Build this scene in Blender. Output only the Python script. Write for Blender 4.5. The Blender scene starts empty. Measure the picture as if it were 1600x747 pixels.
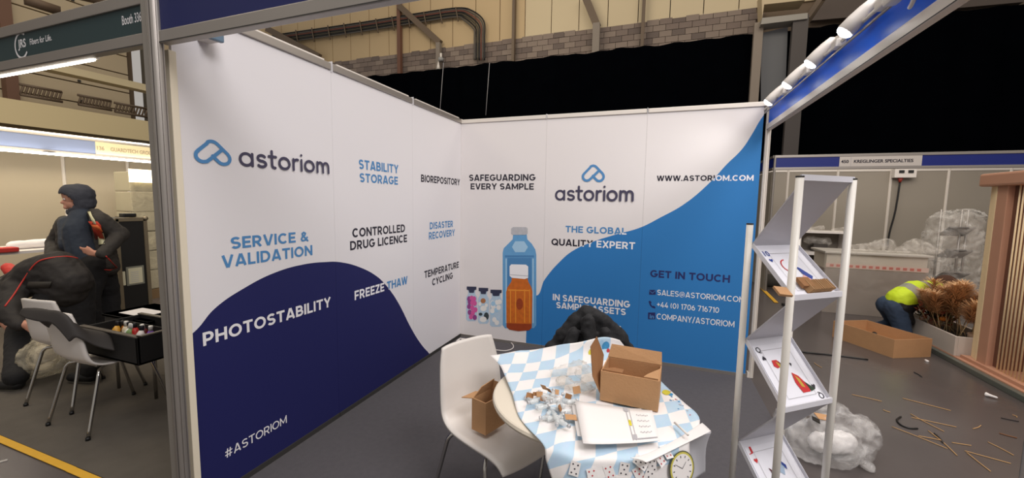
import bpy, bmesh, math, random
from mathutils import Vector, Matrix, noise
from mathutils.bvhtree import BVHTree
random.seed(7)
PI = math.pi
C = bpy.context.scene.collection

# ------------------------------------------------------------------ camera, world, lights, exposure
CAM = Vector((2.1097, -4.1064, 1.5790)); YAW, PIT, ROL, FPX = -0.34664, -0.09255, 0.015684, 626.12
cy, sy, cp, sp = math.cos(YAW), math.sin(YAW), math.cos(PIT), math.sin(PIT)
FW = Vector((sy*cp, cy*cp, sp)); R0 = Vector((cy, -sy, 0)); U0 = R0.cross(FW)
RT = R0*math.cos(ROL) + U0*math.sin(ROL); UP = -R0*math.sin(ROL) + U0*math.cos(ROL)
cd = bpy.data.cameras.new('camera'); cam = bpy.data.objects.new('camera', cd); C.objects.link(cam)
cam.matrix_world = Matrix(((RT.x, UP.x, -FW.x, CAM.x), (RT.y, UP.y, -FW.y, CAM.y), (RT.z, UP.z, -FW.z, CAM.z), (0, 0, 0, 1)))
cd.sensor_width = 36; cd.lens = FPX*36/1600; cd.clip_start = .05; cd.clip_end = 200
S = bpy.context.scene; S.camera = cam
S.view_settings.view_transform = 'Standard'; S.view_settings.look = 'None'
S.view_settings.gamma = 1; S.view_settings.exposure = 0.16; S.view_settings.use_curve_mapping = False
w = bpy.data.worlds.new('world'); S.world = w; w.use_nodes = True
w.node_tree.nodes['Background'].inputs[0].default_value = (1.0, .93, .86, 1)
w.node_tree.nodes['Background'].inputs[1].default_value = 0.36
def area(name, loc, rot, sx, sy_, e, col):
    l = bpy.data.lights.new(name, 'AREA'); l.shape = 'RECTANGLE'; l.size = sx; l.size_y = sy_; l.energy = e; l.color = col
    o = bpy.data.objects.new(name, l); C.objects.link(o); o.location = loc
    o.rotation_euler = rot if len(rot) == 3 and not isinstance(rot, list) else (Vector(rot)-Vector(loc)).to_track_quat('-Z', 'Y').to_euler()
    return o
area('unseen_hall_light', (5.2, -4.6, 5.6), [0, -1.2, 1.2], 3, 2, 215, (1, .96, .96))
area('unseen_hall_light', (1.5, -4.0, 6.5), [1.5, -1.5, 0], 3, 2, 90, (1, .96, .95))
area('unseen_hall_light', (-4, 4.5, 9.5), [-4, 12, 8], 6, 2, 230, (1, .88, .70))  # unseen, added and tilted to brighten the far wall
area('unseen_hall_light', (5, 4.5, 9.5), [5, 12, 8.5], 6, 2, 150, (1, .88, .72))  # unseen right half of the pair added for the far wall
area('unseen_hall_light', (5.5, 2.5, 6.0), (0, 0, 0), 3, 2, 80, (1, .9, .8))
area('unseen_hall_light', (-6, -1, 8.5), [-11, -1, 4.5], 3, 2, 90, (1, .88, .70))  # no lamp known here: added to lift the ivory shutter wall
area('unseen_hall_light', (3.2, -1.4, 6.0), [5.2, 1.0, .8], 2, 1.5, 75, (1, .88, .78))  # added out of view to brighten the timber frame and cords
area('unseen_hall_light', (-4.0, -3.0, 5.5), (0, math.radians(10), 0), 3, 2, 80, (1, .84, .62))

def un(px, py, ax, val):
    d = FW + RT*((px-800)/FPX) - UP*((py-373.5)/FPX); i = 'xyz'.index(ax)
    return CAM + d*((val-CAM[i])/d[i])
def dp(px, py, k): return CAM + (FW + RT*((px-800)/FPX) - UP*((py-373.5)/FPX))*k

# ------------------------------------------------------------------ materials
MATS = {}
def lin(c): return tuple(((x/255)/12.92 if x/255 <= .04045 else (((x/255)+.055)/1.055)**2.4) for x in c)
def mat(name, rgb, rough=.6, metal=0, var=0, vscale=8, bump=0, bscale=60, alpha=None, emis=None, es=1, spec=.5, trans=0, coat=0):
    if name in MATS: return MATS[name]
    m = bpy.data.materials.new(name); m.use_nodes = True; nt = m.node_tree; b = nt.nodes['Principled BSDF']
    c = (*lin(rgb), 1); b.inputs['Base Color'].default_value = c; b.inputs['Roughness'].default_value = rough
    b.inputs['Metallic'].default_value = metal; b.inputs['Specular IOR Level'].default_value = spec
    b.inputs['Transmission Weight'].default_value = trans
    if alpha is not None: b.inputs['Alpha'].default_value = alpha
    if emis: b.inputs['Emission Color'].default_value = (*lin(emis), 1); b.inputs['Emission Strength'].default_value = es
    if var or bump: tc = nt.nodes.new('ShaderNodeTexCoord')
    if var:
        n = nt.nodes.new('ShaderNodeTexNoise'); n.inputs['Scale'].default_value = vscale; n.inputs['Detail'].default_value = 6
        nt.links.new(tc.outputs['Object'], n.inputs['Vector'])
        mx = nt.nodes.new('ShaderNodeMix'); mx.data_type = 'RGBA'
        mx.inputs[6].default_value = (*[x*(1-var) for x in c[:3]], 1); mx.inputs[7].default_value = (*[min(1, x*(1+var)) for x in c[:3]], 1)
        nt.links.new(n.outputs['Fac'], mx.inputs[0]); nt.links.new(mx.outputs[2], b.inputs['Base Color'])
    if bump:
        n = nt.nodes.new('ShaderNodeTexNoise'); n.inputs['Scale'].default_value = bscale; n.inputs['Detail'].default_value = 5
        nt.links.new(tc.outputs['Object'], n.inputs['Vector'])
        bp = nt.nodes.new('ShaderNodeBump'); bp.inputs['Strength'].default_value = bump; bp.inputs['Distance'].default_value = .01
        nt.links.new(n.outputs['Fac'], bp.inputs['Height']); nt.links.new(bp.outputs[0], b.inputs['Normal'])
    MATS[name] = m; return m
alu = mat('brushed aluminium', (168, 162, 156), .42, .75, .06, 3)
alu_w = mat('pale anodised aluminium', (222, 215, 206), .4, .12)
alu_dark = mat('profile groove', (60, 58, 56), .6, .3)
blue_f = mat('spotlit blue fascia board', (0, 96, 226), .4)  # brighter base than the front board, the spotlights' glow put into it
blue_d = mat('navy blue fascia board', (6, 20, 84), .6)
green_f = mat('dark green fascia board', (30, 56, 60), .5)
print_white = mat('white print', (228, 226, 228), .6)
print_black = mat('near black print', (34, 30, 44), .6)
print_mid = mat('mid blue print', (74, 132, 184), .6)
print_navy = mat('navy print', (26, 32, 92), .6)
white_pl = mat('white moulded plastic', (226, 220, 214), .38, 0, .02)
table_w = mat('ivory table laminate', (224, 214, 196), .4)
chrome = mat('chrome', (190, 188, 184), .18, 1)
black_m = mat('black plastic', (14, 14, 15), .5)
cardb = mat('corrugated cardboard', (188, 144, 102), .85, 0, .08, 14, .15, 120)
cardb_d = mat('cardboard inside', (150, 106, 68), .9, 0, .08, 14)
paper_w = mat('white paper', (236, 232, 230), .7)
grey_print = mat('grey print', (176, 174, 178), .7)
yellow_t = mat('yellow tape', (214, 164, 44), .6, 0, .1, 20)
black_cloth = mat('black nylon cloth', (17, 17, 20), .75, 0, .3, 12, .4, 40)
skin = mat('skin', (196, 140, 116), .55, 0, .05)
red = mat('red trim', (196, 52, 42), .6)
cord = mat('cream cotton cord', (244, 222, 182), .8, 0, .1, 40)
wood_p = mat('pinkish brown laminate', (198, 150, 124), .5, 0, .05, 6)
wood_l = mat('light birch slat', (250, 222, 178), .6, 0, .1, 12)

def plastic_film(name, rgb, lo, hi, scale=9):
    m = bpy.data.materials.new(name); m.use_nodes = True; nt = m.node_tree; b = nt.nodes['Principled BSDF']
    b.inputs['Base Color'].default_value = (*lin(rgb), 1); b.inputs['Roughness'].default_value = .16
    tc = nt.nodes.new('ShaderNodeTexCoord'); n = nt.nodes.new('ShaderNodeTexNoise'); n.inputs['Scale'].default_value = scale; n.inputs['Detail'].default_value = 7; n.inputs['Distortion'].default_value = .8
    nt.links.new(tc.outputs['Object'], n.inputs['Vector'])
    mr = nt.nodes.new('ShaderNodeMapRange'); mr.inputs[1].default_value = .35; mr.inputs[2].default_value = .68; mr.inputs[3].default_value = lo; mr.inputs[4].default_value = hi
    nt.links.new(n.outputs['Fac'], mr.inputs[0]); nt.links.new(mr.outputs[0], b.inputs['Alpha'])
    bp = nt.nodes.new('ShaderNodeBump'); bp.inputs['Strength'].default_value = .9; bp.inputs['Distance'].default_value = .02
    nt.links.new(n.outputs['Fac'], bp.inputs['Height']); nt.links.new(bp.outputs[0], b.inputs['Normal'])
    return m
film = plastic_film('clear plastic film', (232, 226, 216), .06, .42)
bagfilm = plastic_film('crumpled clear bag film', (236, 234, 232), .05, .42, 7)

# ------------------------------------------------------------------ mesh helpers
def tagp(o, label=None, cat=None, group=None, kind=None):
    if label: o['label'] = label
    if cat: o['category'] = cat
    if group: o['group'] = group
    if kind: o['kind'] = kind
    return o
def empty(name, loc=(0, 0, 0), rz=0, **k):
    o = bpy.data.objects.new(name, None); C.objects.link(o); o.location = loc; o.rotation_euler = (0, 0, rz); o.empty_display_size = .1
    return tagp(o, **k)
def link(name, me, m, parent=None, world=False, **k):
    if m is not None:
        for x in (m if isinstance(m, (list, tuple)) else [m]): me.materials.append(x)
    o = bpy.data.objects.new(name, me); C.objects.link(o)
    if parent is not None:
        o.parent = parent
        if world: o.matrix_parent_inverse = Matrix.Translation(parent.location) @ parent.rotation_euler.to_matrix().to_4x4(); o.matrix_parent_inverse.invert()
    return tagp(o, **k)
def obj(name, bm, m, parent=None, smooth=False, world=False, **k):
    me = bpy.data.meshes.new(name); bmesh.ops.recalc_face_normals(bm, faces=bm.faces); bm.to_mesh(me); bm.free()
    if smooth:
        for p in me.polygons: p.use_smooth = True
    return link(name, me, m, parent, world, **k)
def box(bm, lo, hi, bev=0, mi=0, mtx=None):
    lo, hi = Vector(lo), Vector(hi)
    r = bmesh.ops.create_cube(bm, size=1); c = (lo+hi)/2; s = hi-lo
    for v in r['verts']:
        v.co = Vector((v.co.x*s.x, v.co.y*s.y, v.co.z*s.z)) + c
        if mtx is not None: v.co = mtx @ v.co
    fs = {f for v in r['verts'] for f in v.link_faces}
    for f in fs: f.material_index = mi
    if bev:
        es = list({e for v in r['verts'] for e in v.link_edges})
        bmesh.ops.bevel(bm, geom=es, offset=bev, segments=2, affect='EDGES', profile=.6)
def B(name, lo, hi, m, parent=None, bev=0, world=False, mtx=None, **k):
    bm = bmesh.new(); box(bm, lo, hi, bev, 0, mtx); return obj(name, bm, m, parent, world=world, **k)
def tube(bm, pts, r, n=10, closed=False, caps=True):
    pts = [Vector(p) for p in pts]; rs = r if isinstance(r, (list, tuple)) else [r]*len(pts); rings = []
    prev = None
    for i, p in enumerate(pts):
        a = pts[i-1] if i > 0 else (pts[-1] if closed else p); b = pts[i+1] if i < len(pts)-1 else (pts[0] if closed else p)
        t = (b-a).normalized()
        if prev is None: s = t.orthogonal().normalized()
        else: s = (prev - t*prev.dot(t)).normalized()
        prev = s; q = t.cross(s)
        rings.append([bm.verts.new(p + (s*math.cos(2*PI*j/n) + q*math.sin(2*PI*j/n))*rs[i]) for j in range(n)])
    m = len(rings)
    for i in range(m if closed else m-1):
        A, Bq = rings[i], rings[(i+1) % m]
        for j in range(n): bm.faces.new((A[j], A[(j+1) % n], Bq[(j+1) % n], Bq[j]))
    if caps and not closed: bm.faces.new(rings[0][::-1]); bm.faces.new(rings[-1])
def T(name, pts, r, m, parent=None, n=10, world=False, closed=False, **k):
    bm = bmesh.new(); tube(bm, pts, r, n, closed); return obj(name, bm, m, parent, True, world, **k)
def lathe(bm, prof, n=24, c=(0, 0, 0), mtx=None):
    rings = []
    for r, z in prof:
        ring = []
        for j in range(n):
            v = Vector((r*math.cos(2*PI*j/n), r*math.sin(2*PI*j/n), z))
            if mtx is not None: v = mtx @ v
            ring.append(bm.verts.new(v + Vector(c)))
        rings.append(ring)
    for A, Bq in zip(rings, rings[1:]):
        for j in range(n): bm.faces.new((A[j], A[(j+1) % n], Bq[(j+1) % n], Bq[j]))
    bm.faces.new(rings[0][::-1]); bm.faces.new(rings[-1])
def prism(bm, poly, d):      # poly: list of Vector, d: extrusion vector
    a = [bm.verts.new(p) for p in poly]; b = [bm.verts.new(Vector(p)+Vector(d)) for p in poly]
    bm.faces.new(a); bm.faces.new(b[::-1]); n = len(a)
    for i in range(n): bm.faces.new((a[i], b[i], b[(i+1) % n], a[(i+1) % n]))
def grid(name, P, m, parent=None, thick=0, smooth=True, world=False, uvf=None, **k):
    bm = bmesh.new(); V = [[bm.verts.new(p) for p in row] for row in P]
    uv = bm.loops.layers.uv.new('UVMap') if uvf else None
    for i in range(len(V)-1):
        for j in range(len(V[0])-1):
            f = bm.faces.new((V[i][j], V[i][j+1], V[i+1][j+1], V[i+1][j]))
            if uv:
                for l in f.loops: l[uv].uv = uvf(l.vert.co)
    me = bpy.data.meshes.new(name); bm.to_mesh(me); bm.free()
    if smooth:
        for p in me.polygons: p.use_smooth = True
    o = link(name, me, m, parent, world, **k)
    if thick: md = o.modifiers.new('s', 'SOLIDIFY'); md.thickness = thick; md.offset = -1
    return o
def crom(a, b, c, d, t): return .5*((2*b)+(c-a)*t+(2*a-5*b+4*c-d)*t*t+(3*b-a-3*c+d)*t*t*t)
def spline(pts, n):
    pts = [Vector(p) for p in pts]; out = []
    for i in range(len(pts)-1):
        a = pts[max(i-1, 0)]; b = pts[i]; c = pts[i+1]; d = pts[min(i+2, len(pts)-1)]
        for k in range(n): out.append(crom(a, b, c, d, k/n))
    out.append(pts[-1]); return out
def patch(net, n): # control net -> dense grid
    rows = [spline(r, n) for r in net]; cols = [spline([r[j] for r in rows], n) for j in range(len(rows[0]))]
    return [[cols[j][i] for j in range(len(cols))] for i in range(len(cols[0]))]
def bake(o):
    dg = bpy.context.evaluated_depsgraph_get(); me = bpy.data.meshes.new_from_object(o.evaluated_get(dg)); old = o.data
    o.modifiers.clear(); o.data = me; bpy.data.meshes.remove(old); return o
def capsule(bm, p0, r0, p1=None, r1=None, sc=None):
    t = bmesh.new(); p0 = Vector(p0)
    for p, r in ((p0, r0),) + (((Vector(p1), r1),) if p1 is not None else ()):
        q = bmesh.ops.create_icosphere(t, subdivisions=2, radius=r)
        for v in q['verts']:
            if sc is not None: v.co = Vector((v.co.x*sc[0], v.co.y*sc[1], v.co.z*sc[2]))
            v.co += p
    if p1 is not None:
        q = bmesh.ops.convex_hull(t, input=t.verts)
        bad = [g for g in q['geom_interior'] if isinstance(g, bmesh.types.BMVert)]
        bmesh.ops.delete(t, geom=bad, context='VERTS')
    me = bpy.data.meshes.new('t'); t.to_mesh(me); t.free(); bm.from_mesh(me); bpy.data.meshes.remove(me)
def blob(name, caps, m, voxel=.014, sm=6, parent=None, disp=0, dscale=6, world=True, dec=None, **k):
    bm = bmesh.new()
    for c in caps: capsule(bm, *c)
    me = bpy.data.meshes.new(name); bm.to_mesh(me); bm.free()
    o = link(name, me, None, parent, world, **k)
    md = o.modifiers.new('r', 'REMESH'); md.mode = 'VOXEL'; md.voxel_size = voxel; md.use_smooth_shade = True
    if sm: s = o.modifiers.new('s', 'SMOOTH'); s.iterations = sm; s.factor = .5
    bpy.context.view_layer.update(); bake(o)
    if disp:
        for v in o.data.vertices:
            n = noise.noise(v.co*dscale)*.6 + (1-2*abs(noise.noise(v.co*dscale*2.1+Vector((5, 3, 1)))))*.4
            v.co += v.normal*disp*n
    for x in (m if isinstance(m, (list, tuple)) else [m]): o.data.materials.append(x)
    for p in o.data.polygons: p.use_smooth = True
    return o
def bvh(o):
    bpy.context.view_layer.update(); mw = o.matrix_world
    return BVHTree.FromPolygons([mw @ v.co for v in o.data.vertices], [p.vertices[:] for p in o.data.polygons])
def on(tree, px, py, off=.004):      # the point of a surface seen along a line of sight, lifted off by its normal
    d = (dp(px, py, 1)-CAM).normalized(); h = tree.ray_cast(CAM, d)
    if h[0] is None: h = tree.find_nearest(dp(px, py, 3.8))
    n = h[1]; n = n if n.dot(d) < 0 else -n
    return h[0] + n*off

# ------------------------------------------------------------------ flat print helpers
def text_mesh(s, bold=.02, sp_=1.0):
    """glyphs thickened by small sideways and upward copies, each a hair in front of the last"""
    cu = bpy.data.curves.new('t', 'FONT'); cu.body = s; cu.size = 1; cu.offset = min(bold, .008); cu.resolution_u = 4; cu.space_character = sp_
    o = bpy.data.objects.new('t', cu); C.objects.link(o); bpy.context.view_layer.update(); dg = bpy.context.evaluated_depsgraph_get()
    me = bpy.data.meshes.new_from_object(o.evaluated_get(dg)); bpy.data.objects.remove(o); bpy.data.curves.remove(cu)
    if bold > .01:
        bm = bmesh.new(); k = 0; d = bold-.006
        for dx in (-d, 0, d):
            for dy in (-d*.6, d*.6):
                n0 = len(bm.verts); bm.from_mesh(me); bm.verts.ensure_lookup_table()
                for v in bm.verts[n0:]: v.co += Vector((dx, dy, .0009*k))
                k += 1
        bm.to_mesh(me); bm.free()
    return me
CAPH = {}
def caph(bold):
    if bold not in CAPH:
        me = text_mesh('H', bold); ys = [v.co.y for v in me.vertices]; CAPH[bold] = (min(ys), max(ys)); bpy.data.meshes.remove(me)
    return CAPH[bold]
def fit_text(s, m, parent, O, X, Y, w_, h_, bold=.025, sp_=1.0, fam=None, name='lettering', **k):
    """O lower-left corner, X and Y unit vectors in the board's plane; glyphs stretched to w_ x h_."""
    me = text_mesh(s, bold, sp_); xs = [v.co.x for v in me.vertices]; ys = [v.co.y for v in me.vertices]
    x0, x1 = min(xs), max(xs); y0, y1 = (min(ys), max(ys)) if fam is None else caph(bold); Nv = Vector(X).cross(Vector(Y))
    for v in me.vertices: v.co = Vector(O) + Vector(X)*((v.co.x-x0)/(x1-x0)*w_) + Vector(Y)*((v.co.y-y0)/(y1-y0)*h_) + Nv*v.co.z*.1
    me.update(); return link(name, me, m, parent, True, **k)
def stroke(bm, pts, wd, O, X, Y, closed=False):
    """flat round-ended line through 2-D points"""
    P = [Vector((p[0], p[1])) for p in pts]
    for i in range(len(P) if closed else len(P)-1):
        a, b = P[i], P[(i+1) % len(P)]; d = (b-a)
        if d.length < 1e-6: continue
        d.normalize(); ang = math.atan2(d.y, d.x); ring = []
        for k in range(9): t = ang+PI/2+PI*k/8; ring.append(a+Vector((math.cos(t), math.sin(t)))*wd/2)
        for k in range(9): t = ang-PI/2+PI*k/8; ring.append(b+Vector((math.cos(t), math.sin(t)))*wd/2)
        NL = Vector(X).cross(Vector(Y))*(.00006*(len(bm.faces)+1)); bm.faces.new([bm.verts.new(Vector(O)+NL+Vector(X)*q.x+Vector(Y)*q.y) for q in ring])
def flat(name, poly, m, parent, world=True, **k):
    bm = bmesh.new(); bm.faces.new([bm.verts.new(p) for p in poly]); me = bpy.data.meshes.new(name); bm.to_mesh(me); bm.free()
    return link(name, me, m, parent, world, **k)
def arc(cx, cy_, rx, ry, a0, a1, n=12): return [(cx+rx*math.cos(math.radians(a0+(a1-a0)*i/n)), cy_+ry*math.sin(math.radians(a0+(a1-a0)*i/n))) for i in range(n+1)]

# ------------------------------------------------------------------ floors
def floor_mat(name, rgb, rough, var, vs, bump, bs, rough2=None):
    m = mat(name, rgb, rough, 0, var, vs, bump, bs)
    return m
conc = floor_mat('dark sealed concrete', (84, 78, 77), .27, .22, 1.6, .05, 40)
carpet = floor_mat('grey needle felt carpet', (84, 81, 84), .95, .16, 30, .5, 400)
carpet2 = floor_mat('warm lit felt carpet', (92, 86, 78), .95, .2, 9, .5, 400)  # much the same grey felt, warm stand light tinted into its colour
B('floor', (-16, -9, -.08), (20, 16, -.006), conc, kind='structure')
B('floor_carpet', (0.0, -2.9, -.006), (2.985, 0.0, 0), carpet, kind='structure')
B('floor_carpet', (-3.3, -2.89, -.006), (-.001, 1.0, -.0005), carpet2, kind='structure')
t = empty('yellow_floor_tape', (-1.3, -2.91, 0), label='yellow tape strip on the floor along the front of the left stand', cat='tape')
B('tape_strip', (-3.3, -2.935, -.0005), (-1.0, -2.895, .0025), yellow_t, t, world=True)
B('tape_strip', (-1.01, -2.937, .000), (.0, -2.897, .0035), yellow_t, t, world=True)
tagp(T('metal_floor_strip', [(-1.62, -3.30, -.003), (-1.47, -3.0, -.003)], .006, alu_w, n=6), 'short silver strip on the concrete beside the yellow tape', 'strip')

# ------------------------------------------------------------------ printed walls
H = 2.44
yL = -2.86
def fcurve_mask(nt, axis, c0, c1, pts, sign=1):
    g = nt.nodes.new('ShaderNodeNewGeometry'); s = nt.nodes.new('ShaderNodeSeparateXYZ'); nt.links.new(g.outputs['Position'], s.inputs[0])
    mr = nt.nodes.new('ShaderNodeMapRange'); mr.inputs[1].default_value = c0; mr.inputs[2].default_value = c1
    nt.links.new(s.outputs[axis], mr.inputs[0])
    fc = nt.nodes.new('ShaderNodeFloatCurve'); cu = fc.mapping.curves[0]
    pp = [((a-c0)/(c1-c0), b/2.5) for a, b in pts]
    cu.points[0].location = pp[0]; cu.points[1].location = pp[-1]
    for q in pp[1:-1]: cu.points.new(*q)
    fc.mapping.update(); nt.links.new(mr.outputs[0], fc.inputs[1])
    z = nt.nodes.new('ShaderNodeMath'); z.operation = 'DIVIDE'; z.inputs[1].default_value = 2.5; nt.links.new(s.outputs['Z'], z.inputs[0])
    lt = nt.nodes.new('ShaderNodeMath'); lt.operation = 'LESS_THAN'; nt.links.new(z.outputs[0], lt.inputs[0]); nt.links.new(fc.outputs[0], lt.inputs[1])
    return lt.outputs[0]
def wallmat(name, base, ink, mk, rough=.55):
    m = bpy.data.materials.new(name); m.use_nodes = True; nt = m.node_tree; b = nt.nodes['Principled BSDF']; b.inputs['Roughness'].default_value = rough
    mx = nt.nodes.new('ShaderNodeMix'); mx.data_type = 'RGBA'; mx.inputs[6].default_value = (*lin(base), 1); mx.inputs[7].default_value = (*lin(ink), 1)
    nt.links.new(mk(nt), mx.inputs[0]); nt.links.new(mx.outputs[2], b.inputs['Base Color']); b.inputs['Specular IOR Level'].default_value = .3; return m
Lp = [(303.7, 518.6), (335.7, 482), (384.4, 448.6), (429.7, 426), (475, 413.1), (506, 409.6), (530.6, 409.6), (564, 418.4), (588.2, 431.4), (597.8, 439.9), (612.3, 457.5), (624.3, 476.7), (641.2, 510.5), (655.7, 534.6), (667.7, 549), (675, 554.6)]
Lq = [(v.y, v.z) for v in (un(a, b, 'x', 0) for a, b in Lp)]; Lq[0] = (max(Lq[0][0], -2.86), Lq[0][1]); Lq[-1] = (Lq[-1][0], 0.0); Lq.append((0, -.0)); Lq = [(-2.9, Lq[0][1]-.03)]+Lq
maskL = lambda nt: fcurve_mask(nt, 'Y', -2.9, 0, Lq)
Rp = [(837.5, 461.8), (849.7, 439), (874, 409.6), (895, 392), (926, 378), (961, 366.8), (1000, 355.7), (1031.6, 340), (1068.9, 319), (1110.4, 284), (1135.3, 257), (1159, 233.5), (1174.8, 210), (1187, 189), (1196.6, 175)]
Rq = [(v.x, v.z) for v in (un(a, b, 'y', 0) for a, b in Rp)]
x0 = un(822.5, 530, 'y', 0).x
Rq = [(0, 0), (x0-.004, 0), (x0, .55), (x0+.015, .72)] + Rq + [(3.0, 2.5)]
maskR = lambda nt: fcurve_mask(nt, 'X', 0, 3.0, Rq)
wL = wallmat('left wall graphic', (222, 219, 221), (30, 32, 84), maskL)
wR = wallmat('back wall graphic', (222, 217, 216), (46, 118, 182), maskR)
tL = wallmat('left lettering split', (74, 132, 184), (232, 230, 234), maskL)
tR = wallmat('back lettering split', (34, 30, 44), (232, 232, 236), maskR)
tR2 = wallmat('back lettering blue split', (74, 132, 184), (232, 232, 236), maskR)

wall_left = empty('wall_left', (0, 0, 0), kind='structure')
wall_back = empty('wall_back', (0, 0, 0), kind='structure')
pw = .9533
for i in range(3):
    a = -(i+1)*pw; b = -i*pw
    B('wall_panel', (-.018, a+.0006, .03), (0, b-.0006, H-.0), wL, wall_left, world=True)
    B('top_rail', (-.03, a+.008, H), (.012, b-.008, H+.045), alu, wall_left, world=True, bev=.004)
    B('top_rail_cap', (-.028, a+.05, H+.045), (.006, b-.06, H+.055), alu_w, wall_left, world=True)
    B('base_rail', (-.02, a+.002, 0), (.008, b-.002, .03), alu_dark, wall_left, world=True)
    if i < 2: B('panel_joint', (-.03, a-.002, H-.01), (.014, a+.002, H+.056), print_white, wall_left, world=True)
bw = .989
for i in range(3):
    a = i*bw; b = (i+1)*bw
    B('wall_panel', (a+.0006, 0, .03), (b-.0006-(.025 if i == 2 else 0), .018, H), wR, wall_back, world=True)
    B('top_rail', (a+.008, -.012, H), (b-.008, .03, H+.04), alu_w, wall_back, world=True, bev=.004)
    B('base_rail', (a+.002, -.008, 0), (b-.002, .02, .03), alu, wall_back, world=True)
    if i < 2: B('panel_joint', (b-.002, -.016, H-.004), (b+.003, .03, H+.046), print_white, wall_back, world=True)
def octpost(name, x, y, z0, z1, parent, r=.02, m=alu, **k):
    bm = bmesh.new(); n = 8; prof = []
    for j in range(8):
        a = 2*PI*(j+.5)/8
        for da, rr in ((-.30, r), (-.1, r), (-.09, r*.72), (.09, r*.72), (.1, r), (.30, r)):
            prof.append(Vector((x+rr*math.cos(a+da), y+rr*math.sin(a+da), z0)))
    prism(bm, prof, (0, 0, z1-z0)); return obj(name, bm, m, parent, world=True, **k)
octpost('corner_post', -.006, .012, 0, H+.05, wall_back, r=.014, m=alu_w)
octpost('corner_post', 2.985, .006, 0, 2.49, wall_back, r=.022, m=alu_w)
B('post_foot', (2.955, -.012, 0), (2.995, .03, .05), alu_w, wall_back, world=True)
# front end of the left wall: the posts and filler profiles seen edge on
for nm, lo, hi, m in (('edge_profile', (-.005, -2.892, 0), (.034, -2.861, 2.23), mat('cream edge profile', (222, 212, 190), .5)), ('edge_profile', (-.06, -2.90, 0), (-.006, -2.872, 2.23), mat('beige profile', (178, 158, 144), .5)),
                      ('edge_profile', (-.02, -2.958, 0), (.021, -2.938, 2.60), mat('taupe filler', (138, 132, 124), .6))):
    B(nm, lo, hi, m, wall_left, .003, world=True)
octpost('front_post', .048, -2.945, 0, 2.60, wall_left, r=.026)

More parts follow.
